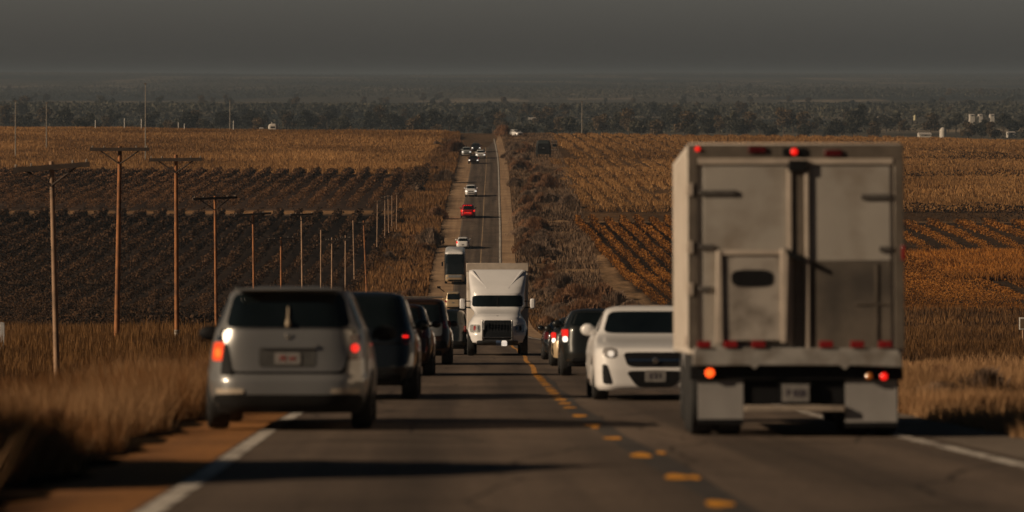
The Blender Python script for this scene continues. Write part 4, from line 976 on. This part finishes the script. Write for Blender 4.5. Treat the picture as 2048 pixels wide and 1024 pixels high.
for i, (px, d, s) in enumerate(((823, 690, 1.6), (812, 716, 1.5), (834, 664, 1.3), (802, 735, 1.3))):
    bush(PX(px, d), d, s, 'dark tall bush at the corner of the upper left vineyard', 'bushes at the corner of the upper left vineyard')

# ------------------------------------------------------------------ trees
def tree_parts(seed, H=11.0, R=4.6, n=1500):
    r = np.random.default_rng(seed); P = []
    nb = r.integers(6, 9); C = []
    for k in range(nb):
        a = r.uniform(0, 2 * PI); q = r.uniform(.1, .62) * R; C.append((q * math.cos(a), q * math.sin(a), H * r.uniform(.38, .80), R * r.uniform(.34, .55)))
    for cx, cy, cz, cr in C:
        m_ = n // nb; v = r.normal(size=(m_, 3)); v /= np.linalg.norm(v, axis=1)[:, None]; v *= (r.random(m_) ** .33)[:, None] * cr * r.uniform(.75, 1.15, m_)[:, None]
        v[:, 2] *= .8; P.append(v + np.array([cx, cy, cz]))
    P = np.concatenate(P); co, rn = leaves(P, .95, seed, .45, .22); rn = np.clip(rn + (r.random() - .5) * .3, 0, 1)
    crown = raw_mesh('crown', co, 4, rn)
    mb = MB(); mb.cyl((0, 0, -.5), (0, 0, H * .3), .32, .24, 8)
    for cx, cy, cz, cr in C: mb.cyl((0, 0, H * .26), (cx * .8, cy * .8, cz), .17, .06, 6)
    me = bpy.data.meshes.new('trunk'); me.from_pydata(mb.v, [], mb.f); me.materials.append(BARK)
    return crown, me
TV = [tree_parts(s, 10 + s % 3, 4.0 + .5 * (s % 3)) for s in range(7)]
for i, (c, t) in enumerate(TV): c.materials.append(T_LEAF2 if i in (2, 5) else T_LEAF)
def tree(x, d, s, label, group, k, z=None, sz=1.0):
    e = bpy.data.objects.new('broadleaf_tree', None); COL.objects.link(e); tag(e, label, 'tree', group)
    e.location = (x, d, float(gz(x, d)) if z is None else z); e.rotation_euler = (0, 0, r.uniform(0, 6.28)); e.scale = (s, s, s * sz)
    for nm, me in (('crown', TV[k][0]), ('trunk', TV[k][1])):
        o = bpy.data.objects.new(nm, me); COL.objects.link(o); o.parent = e
    return e
for i in range(125):
    u = (i + r.random() * .9) / 125; d = 1680 + 500 * r.random(); x = (u * 2 - 1) * .157 * d
    if abs(x / d * F + 1024 - 1835) < 14 or abs(x / d * F + 1024 - 1886) < 9: d += 350
    s = r.uniform(.75, 1.5); pxx = x / d * F + 1024
    if 1815 < pxx < 1846: s = .62
    elif 1922 < pxx < 2004: s = 1.0
    tree(x, d, s, 'dusky broadleaf tree in the belt of trees beyond the crest', 'trees in the belt beyond the crest', i % 7)
for i in range(150):
    d = 2350 * (6500 / 2350) ** r.random(); cx_ = .157 * d * (2 * ((i // 5 * 37 % 101) / 101) - 1); x = cx_ + r.gauss(0, 30)
    tree(x, d + r.gauss(0, 60), r.uniform(.7, 1.35), 'far tree in the scattered groups on the hazy plain', 'scattered trees on the hazy plain', i % 7)
tree(PX(1713, 1990), 1990, 1.5, 'tall narrow dark tree rising above the far belt of trees', None, 3, sz=1.3)
# far woods: too many to count
def woods(label, n, d0, d1, size, hh, seed, thr, sc):
    r_ = np.random.default_rng(seed); d = d0 * (d1 / d0) ** r_.random(n * 3); x = (r_.random(n * 3) * 2 - 1) * .162 * d
    c = clump(x * .35 + 500, d * .9 + x * .1, sc, seed); ok = c > thr; x, d, c = x[ok][:n], d[ok][:n], c[ok][:n]
    P = np.stack([x, d, gz(x, d) + r_.random(len(x)) * hh * (.4 + c)], -1); co, rn = leaves(P, size, seed, .4, .25)
    return tag(link('far_woods', raw_mesh('far_woods', co, 4, rn), T_LEAF, smooth=False), label, 'woods', kind='stuff')
woods('dark woodland filling the ground just behind the tree belt', 14000, 1560, 2500, 2.0, 3.2, 5, .50, 90)
woods('hazy strips of far woodland across the plain', 70000, 2600, 11000, 3.4, 7, 6, .60, 330)

# ------------------------------------------------------------------ utility poles
WOOD = mat('orange brown pole wood', (.36, .145, .05), .75, noise=(3, .25), dirt=((.12, .06, .035), 1.3, .5, .65))
WOODP = mat('grey pole wood', (.38, .24, .15), .75, noise=(3, .2), dirt=((.18, .12, .08), 1.3, .5, .65))
ARMW = mat('dark crossarm wood', (.075, .055, .045), .8, noise=(4, .25))
INS = mat('insulator', (.30, .26, .22), .3, noise=(8, .2))
def upole(label, px_base, d, H, rad, lean_px=0, arm=2.6, tilt=0.0, wood=WOOD, arm_z=.97, yaw=0.1, brace=True, band=False, name='utility_pole'):
    x = PX(px_base, d); z = float(gz(x, d)); t = empty(name, label, 'utility pole', 'utility poles along the left side of the road'); t.location = (x, d, z)
    lx = lean_px * d / F
    mb = MB(); seg = 6
    for k in range(seg):
        a, b = k / seg, (k + 1) / seg
        mb.cyl((lx * a, 0, -.4 if k == 0 else H * a), (lx * b, 0, H * b), rad * (1 - .3 * a), rad * (1 - .3 * b), 14)
    mb.build('pole_shaft', wood, t)
    if arm:
        za = H * arm_z; xa = lx * arm_z; A = arm / 2; ca, sa = math.cos(yaw), math.sin(yaw); th = arm / 24
        e0 = Vector((xa - A * ca, -rad * .9 - A * sa, za - tilt * A)); e1 = Vector((xa + A * ca, -rad * .9 + A * sa, za + tilt * A))
        am = MB(); am.cyl(e0, e1, min(.11, th * 1.25), n=4); a_ = am.build('crossarm', ARMW, t, smooth=False)
        if brace:
            for s_ in (-1, 1):
                p = e0.lerp(e1, .5 + .36 * s_); q = MB(); q.cyl(p, (xa, -rad, za - arm * .25), .034, n=6); q.build('brace', ARMW, t)
        for f in (.04, .24, .78, .96):
            p = e0.lerp(e1, f)
            q = MB(); q.cyl(p + Vector((0, 0, .05)), p + Vector((0, 0, .13)), .025, .038, 8); q.cyl(p + Vector((0, 0, .13)), p + Vector((0, 0, .17)), .038, .015, 8); q.build('insulator', INS, a_)
    if band:
        q = MB(); q.cyl((0, 0, .02), (0, 0, .95), rad * 1.06, rad * 1.04, 14); q.build('base_wrap', mat('pale pole wrap', (.55, .50, .44), .6, dirt=((.12, .1, .08), 4, .45, .6)), t)
        q = MB(); q.box(-.03, .03, -rad * 1.1 - .02, -rad * .9, .45, .75); q.build('tag_plate', BLACK, t)
    else:
        q = MB(); q.cyl((lx * .9, -rad * .8, H * .88), (lx * .9, -rad * 1.3, H * .88), .03, n=8); q.build('bolt', INS, t)
    return t
upole('grey brown utility pole nearest the camera with a sloping crossarm', 115, 108, 7.15, .10, -12, 2.35, .075, WOODP, .975, .1)
upole('thick utility pole with a wide level crossarm, second from the left', 233, 163, 9.5, .135, 7, 2.75, 0, WOOD, .985, .08)
upole('utility pole with a white wrap around its foot, third from the left', 354, 165, 9.2, .12, -2, 2.5, .01, WOOD, .975, .08, band=True)
upole('utility pole left of the minivan mirror with a pale lit crossarm, fourth from the left', 433, 230, 9.6, .12, -3, 3.1, .02, WOOD, .985, .45)
upole('fifth utility pole from the left, just above the minivan roof corner', 509, 283, 10.2, .12, -3, 3.0, .05, WOOD, .985, .3)
upole('sixth utility pole from the left, shorter with a sloping crossarm', 563, 338, 9.2, .13, -1, 2.5, .06, WOOD, .985, .3)
upole('seventh utility pole from the left, standing above the middle of the minivan', 606, 290, 10.4, .10, -3, 2.0, .03, WOODP, .985, .4)
upole('eighth utility pole from the left, thin with small side brackets', 642, 345, 10.0, .10, 0, 0, 0, WOODP)
upole('ninth utility pole from the left with two short raised arms', 664, 350, 9.3, .11, 0, 1.3, 0, WOODP, .97, .2)
upole('tenth utility pole from the left, short crossarm above the minivan roof', 691, 360, 9.6, .10, 0, 1.0, 0, WOODP, .97, .2)
upole('slim leaning pole without a crossarm right above the minivan roof edge', 709, 466, 7.9, .11, -3, 0, 0, WOODP)
upole('tall leaning pole rising behind the dark suv roof', 734, 430, 9.6, .12, -7, 1.2, .03, WOOD, .97, .2)
upole('slim pole beside the left verge, second after the leaning one', 754, 509, 7.9, .10, 1, .9, 0, WOODP, .98, .3)
upole('slim pole third after the leaning one beside the left verge', 770, 529, 7.2, .09, 0, 1.2, 0, WOODP, .97, .3)
upole('slim pole closest behind its neighbour near the left verge', 778, 536, 6.9, .09, -2, 1.0, 0, WOODP, .97, .3)
upole('slim pole hidden partly between two others near the left verge', 784, 548, 6.2, .08, 0, 0, 0, WOODP)
upole('last slim pole of the line before the orange verge', 793, 546, 6.6, .09, 1, .6, 0, WOODP, .98, .3)
# tall thin poles far off
def thin_pole(label, px, d, ytop, rad=.16, cap=True, lean=0):
    x = PX(px, d); z = float(gz(x, d)); H = -(ytop - 150) * d / F - z
    t = empty('slender_pole', label, 'pole', 'tall bare poles in the far fields'); t.location = (x, d, z)
    mb = MB(); mb.cyl((0, 0, -.3), (lean, 0, H), rad, rad * .6, 10); mb.build('pole_shaft', mat('weathered grey pole', (.30, .27, .23), .7, noise=(2, .2)), t)
    q = MB(); q.box(lean - .3, lean + .3, -.12, .12, H - .25, H + .05); q.build('pole_cap', POST, t, .03)
thin_pole('tall bare pole at the far left edge of the golden field', 31, 830, 201)
thin_pole('tall bare pole second from the left edge in the golden field', 93, 880, 205)
thin_pole('tallest bare pole standing in the golden field between the crossarms', 291, 812, 167)
thin_pole('bare pole beyond the crest left of the white sheds', 460, 1120, 201, .18)
thin_pole('single bare pole beyond the crest on the right hill', 1164, 1050, 203, .16)
PST = mat('white marker post', (.62, .60, .56), .6, noise=(6, .15))
for px, h_ in ((191, 1.4), (249, 2.0), (283, 1.9), (357, 1.0), (467, 1.8), (369, .7)):
    x = PX(px, 1040); mb = MB(); mb.cyl((0, 0, -.3), (0, 0, h_ + 1.1), .16, .14, 8); mb.cyl((0, 0, h_ + 1.1), (0, 0, h_ + 1.25), .14, .04, 8)
    o = mb.build('marker_post', PST); o.location = (x, 1040, float(gz(x, 1040))); tag(o, 'small white marker post on the left crest against the dark trees', 'post', 'white marker posts on the left crest')
# posts at the picture edges
mb = MB(); mb.box(-.09, .09, -.05, .05, -.3, 1.25); mb.tri_prism([(-.09, 1.25), (.09, 1.25), (.07, 1.32), (-.07, 1.34)], -.05, .05)
o = mb.build('roadside_marker', mat('pale plastic post', (.50, .50, .50), .5, noise=(4, .1)), bevel=.01); x = PX(5, 140); o.location = (x, 140, float(gz(x, 140)) + .08); tag(o, 'pale grey roadside marker at the left edge of the grass', 'post')
bx = empty('mailbox_sign', 'small white framed sign box at the right edge among the brown grass', 'sign'); x = PX(2046, 200); bx.location = (x, 200, float(gz(x, 200)))
mb = MB(); mb.box(-.22, .22, -.05, .05, 1.0, 1.7); mb.build('sign_frame', PST, bx, .02)
mb = MB(); mb.box(-.16, .16, -.06, -.045, 1.08, 1.62); mb.build('sign_panel', mat('brown sign panel', (.16, .11, .07), .6, noise=(6, .2)), bx)
mb = MB(); mb.cyl((0, 0, -.3), (0, 0, 1.0), .05, n=8); mb.build('post', WOODP, bx)

# ------------------------------------------------------------------ dark farm trailer and rack
ft = empty('farm_trailer', 'dark enclosed farm trailer with rounded top on the right hill', 'trailer')
TK = [(.7, 1.75, -2.6, 2.6), (.9, 1.85, -2.7, 2.7), (2.6, 1.8, -2.7, 2.7), (3.4, 1.65, -2.6, 2.6), (3.8, 1.45, -2.4, 2.4), (3.95, 1.0, -2.2, 2.2)]
TB = Body(TK, 12); TB.mesh('body', mat('dark green trailer sheet', (.018, .024, .024), .6, noise=(1.5, .2)), ft)
TB.panel('rear_panel', BLACK, ft, 'R', [(-1.5, 1.0), (1.5, 1.0), (1.4, 3.3), (-1.4, 3.3)], .02)
mb = MB(); mb.cyl((-1.83, -2.66, .9), (-1.83, -2.66, 2.9), .06, n=8); mb.cyl((-1.83, -2.66, 2.9), (-1.45, -2.55, 3.6), .05, n=8); mb.build('edge_rail', CHROME, ft)
mb = MB(); mb.ell((0, -2.72, 2.2), (.3, .04, .12)); mb.build('emblem', SILV2, ft)
for s_ in (-1, 1):
    for y in (-.7, .7): wheel(ft, s_ * 1.6, y, .5, .3, s_)
place(ft, PX(1087, 838), 838, road=False, yaw=0.0, dz=.5, ref=-2.7)
rk = empty('steel_rack', 'small pale steel rack standing right of the dark farm trailer', 'rack')
mb = MB()
for x_ in (-.55, .55):
    for y_ in (-.4, .4): mb.cyl((x_, y_, -.1), (x_, y_, 2.6), .07, n=6)
mb.build('rack_frame', CHROME, rk)
mb = MB()
for z_ in (.3, 1.05, 1.8, 2.5): mb.box(-.6, .6, -.45, .45, z_, z_ + .09)
mb.build('rack_shelf', STEEL, rk)
mb = MB(); mb.box(-.45, .45, -.35, .35, 1.15, 1.75); mb.build('load', BLACK, rk, .05)
place(rk, PX(1109, 868), 868, road=False, yaw=.2, dz=.9)

# ------------------------------------------------------------------ far sheds, dome, water tower
SHED = mat('white shed wall', (.60, .56, .50), .6, noise=(.6, .08)); ROOF = mat('pale shed roof', (.55, .50, .45), .5, noise=(.6, .1))
def shed(label, px, d, ybase, wpx, hpx, roofpx, m=SHED, name='farm_shed', depth=8):
    s_ = F / d; t = empty(name, label, 'shed'); t.location = (PX(px, d), d, -(ybase - 150) / s_)
    g = float(gz(PX(px, d), d)) - t.location.z
    w, h, rf = wpx / s_ / 2, hpx / s_, roofpx / s_
    mb = MB(); mb.box(-w, w, 0, depth, min(g - .5, -.3), h); mb.build('wall', m, t)
    mb = MB(); mb.add([(-w*1.05, -.4, h), (w*1.05, -.4, h), (w*1.05, depth + .4, h), (-w*1.05, depth + .4, h), (-w*1.05, depth / 2, h + rf), (w*1.05, depth / 2, h + rf)], [(0, 1, 5, 4), (2, 3, 4, 5), (0, 4, 3), (1, 2, 5), (0, 3, 2, 1)]); mb.build('roof', ROOF, t)
    for k in range(max(1, int(w // 3))):
        x_ = -w + (k + .5) * 2 * w / max(1, int(w // 3)); mb = MB(); mb.box(x_ - .5, x_ + .5, -.05, .02, h * .25, h * .7); mb.build('window', BLACK, t)
shed('tiny cream shed left of the rounded white hut on the left crest', 522, 1060, 266, 7, 9, 2, depth=2)
t = empty('white_hut', 'small rounded white hut on the left crest in front of the dark trees', 'hut'); d_ = 1062; t.location = (PX(546, d_), d_, float(gz(PX(546, d_), d_)))
HB = Body([(-.5, 1.5, -1, 2), (1.2, 1.45, -1, 2), (1.8, 1.2, -.9, 1.8), (2.1, .7, -.6, 1.4)], 5); HB.mesh('shell', SHED, t)
HB.panel('window', BLACK, t, 'R', rect(-.7, .6, .8, 1.3), .02)
mb = MB(); mb.cyl((-.4, .2, 2.0), (-.4, .2, 2.6), .12, n=8); mb.build('flue', PST, t)
shed('long pale shed roof among trees above the road end', 1070, 2600, 242, 27, 3, 4, depth=14)
shed('pale open barn with a wide roof left of the white dome at right', 1851, 1700, 272, 24, 3, 4, depth=9)
shed('small pale building at the far right edge of the tree belt', 2024, 1900, 269, 15, 4, 2, depth=8)
for px, w_ in ((1945, 9), (1962, 7), (1985, 8)):
    shed({1945: 'leftmost of three tiny pale houses high in the trees at right', 1962: 'middle of three tiny pale houses high in the trees at right', 1985: 'rightmost of three tiny pale houses high in the trees at right'}[px], px, 2350, 233, w_, 3, 2, name='farm_house')
t = empty('storage_dome', 'white storage dome among the dark trees at right', 'dome'); d_ = 1700; t.location = (PX(1886, d_), d_, -(264 - 150) * d_ / F)
mb = MB(); mb.ell((0, 0, 0), (1.75, 1.75, 2.3), 24, 14); mb.build('dome_shell', SHED, t)
mb = MB(); mb.cyl((0, 0, float(gz(PX(1886, d_), d_)) - t.location.z - .3), (0, 0, .2), 1.72, n=24); mb.build('dome_wall', SHED, t)
mb = MB(); 
for z_ in (.4, 1.1, 1.7): mb.cyl((0, 0, z_), (0, 0, z_ + .06), 1.78 * math.sqrt(max(.05, 1 - (z_ / 2.3) ** 2)), n=24)
mb.build('dome_hoop', POST, t)
t = empty('water_tower', 'small water tower with a yellow lit tank above the trees at right', 'tower'); d_ = 2200; t.location = (PX(1830, d_), d_, float(gz(PX(1830, d_), d_)))
mb = MB(); Ht = -(240 - 150) * d_ / F - t.location.z
for a_ in range(4): mb.cyl((1.1 * math.cos(a_ * PI / 2 + .7), 1.1 * math.sin(a_ * PI / 2 + .7), 0), (.6 * math.cos(a_ * PI / 2 + .7), .6 * math.sin(a_ * PI / 2 + .7), Ht), .12, n=6)
mb.build('tower_leg', POST, t)
mb = MB(); mb.cyl((0, 0, Ht - .2), (0, 0, Ht + 2.6), .95, n=16); mb.cyl((0, 0, Ht + 2.6), (0, 0, Ht + 3.3), .95, .1, 16); mb.build('tank', mat('pale yellow tank', (.65, .6, .38), .5, noise=(1, .1)), t)

# ------------------------------------------------------------------ conifers just left of the frame whose shadows cross the near road
CON = foliage('dark conifer needles', (.012, .018, .010), (.05, .06, .03), .1, .2)
def conifer(label, x, d, H, R, seed):
    e = empty('conifer_tree', label, 'tree', 'conifers on the left bank'); e.location = (x, d, float(gz(x, d)))
    r_ = np.random.default_rng(seed); n = 34000; t_ = r_.random(n) ** 1.0; a = r_.uniform(0, 2 * PI, n); prof_ = np.sin(np.clip((1 - t_) * 2.6, 0, 1) * PI / 2)
    q = R * prof_ * np.sqrt(r_.random(n)) * (1 + .12 * np.sin(a * 5 + t_ * 20))
    P = np.stack([q * np.cos(a), q * np.sin(a), .4 + (H - .4) * t_], -1); co, rn = leaves(P, .28, seed, .4)
    link('crown', raw_mesh('crown', co, 4, rn), CON, e, smooth=False)
    mb = MB(); mb.cyl((0, 0, -.3), (0, 0, H * .9), .14, .03, 8); mb.build('trunk', BARK, e)
conifer('dense conifer on the left bank nearest the camera', -12.8, 27.1, 6.8, 2.7, 1)

# ------------------------------------------------------------------ haze over the plain
HZ = MB(); HZ.box(-21000, 21000, -400, 42000, -40, 17)
hz = HZ.build('haze', None, smooth=False); tag(hz, kind='stuff')
m = bpy.data.materials.new('haze air'); m.use_nodes = True; n = m.node_tree.nodes; l = m.node_tree.links
n.remove(n['Principled BSDF']); pv = n.new('ShaderNodeVolumePrincipled'); pv.inputs['Density'].default_value = 1.55e-4
pv.inputs['Color'].default_value = (.27, .335, .41, 1); pv.inputs['Anisotropy'].default_value = 0.0
l.new(pv.outputs[0], n['Material Output'].inputs['Volume']); hz.data.materials.append(m)
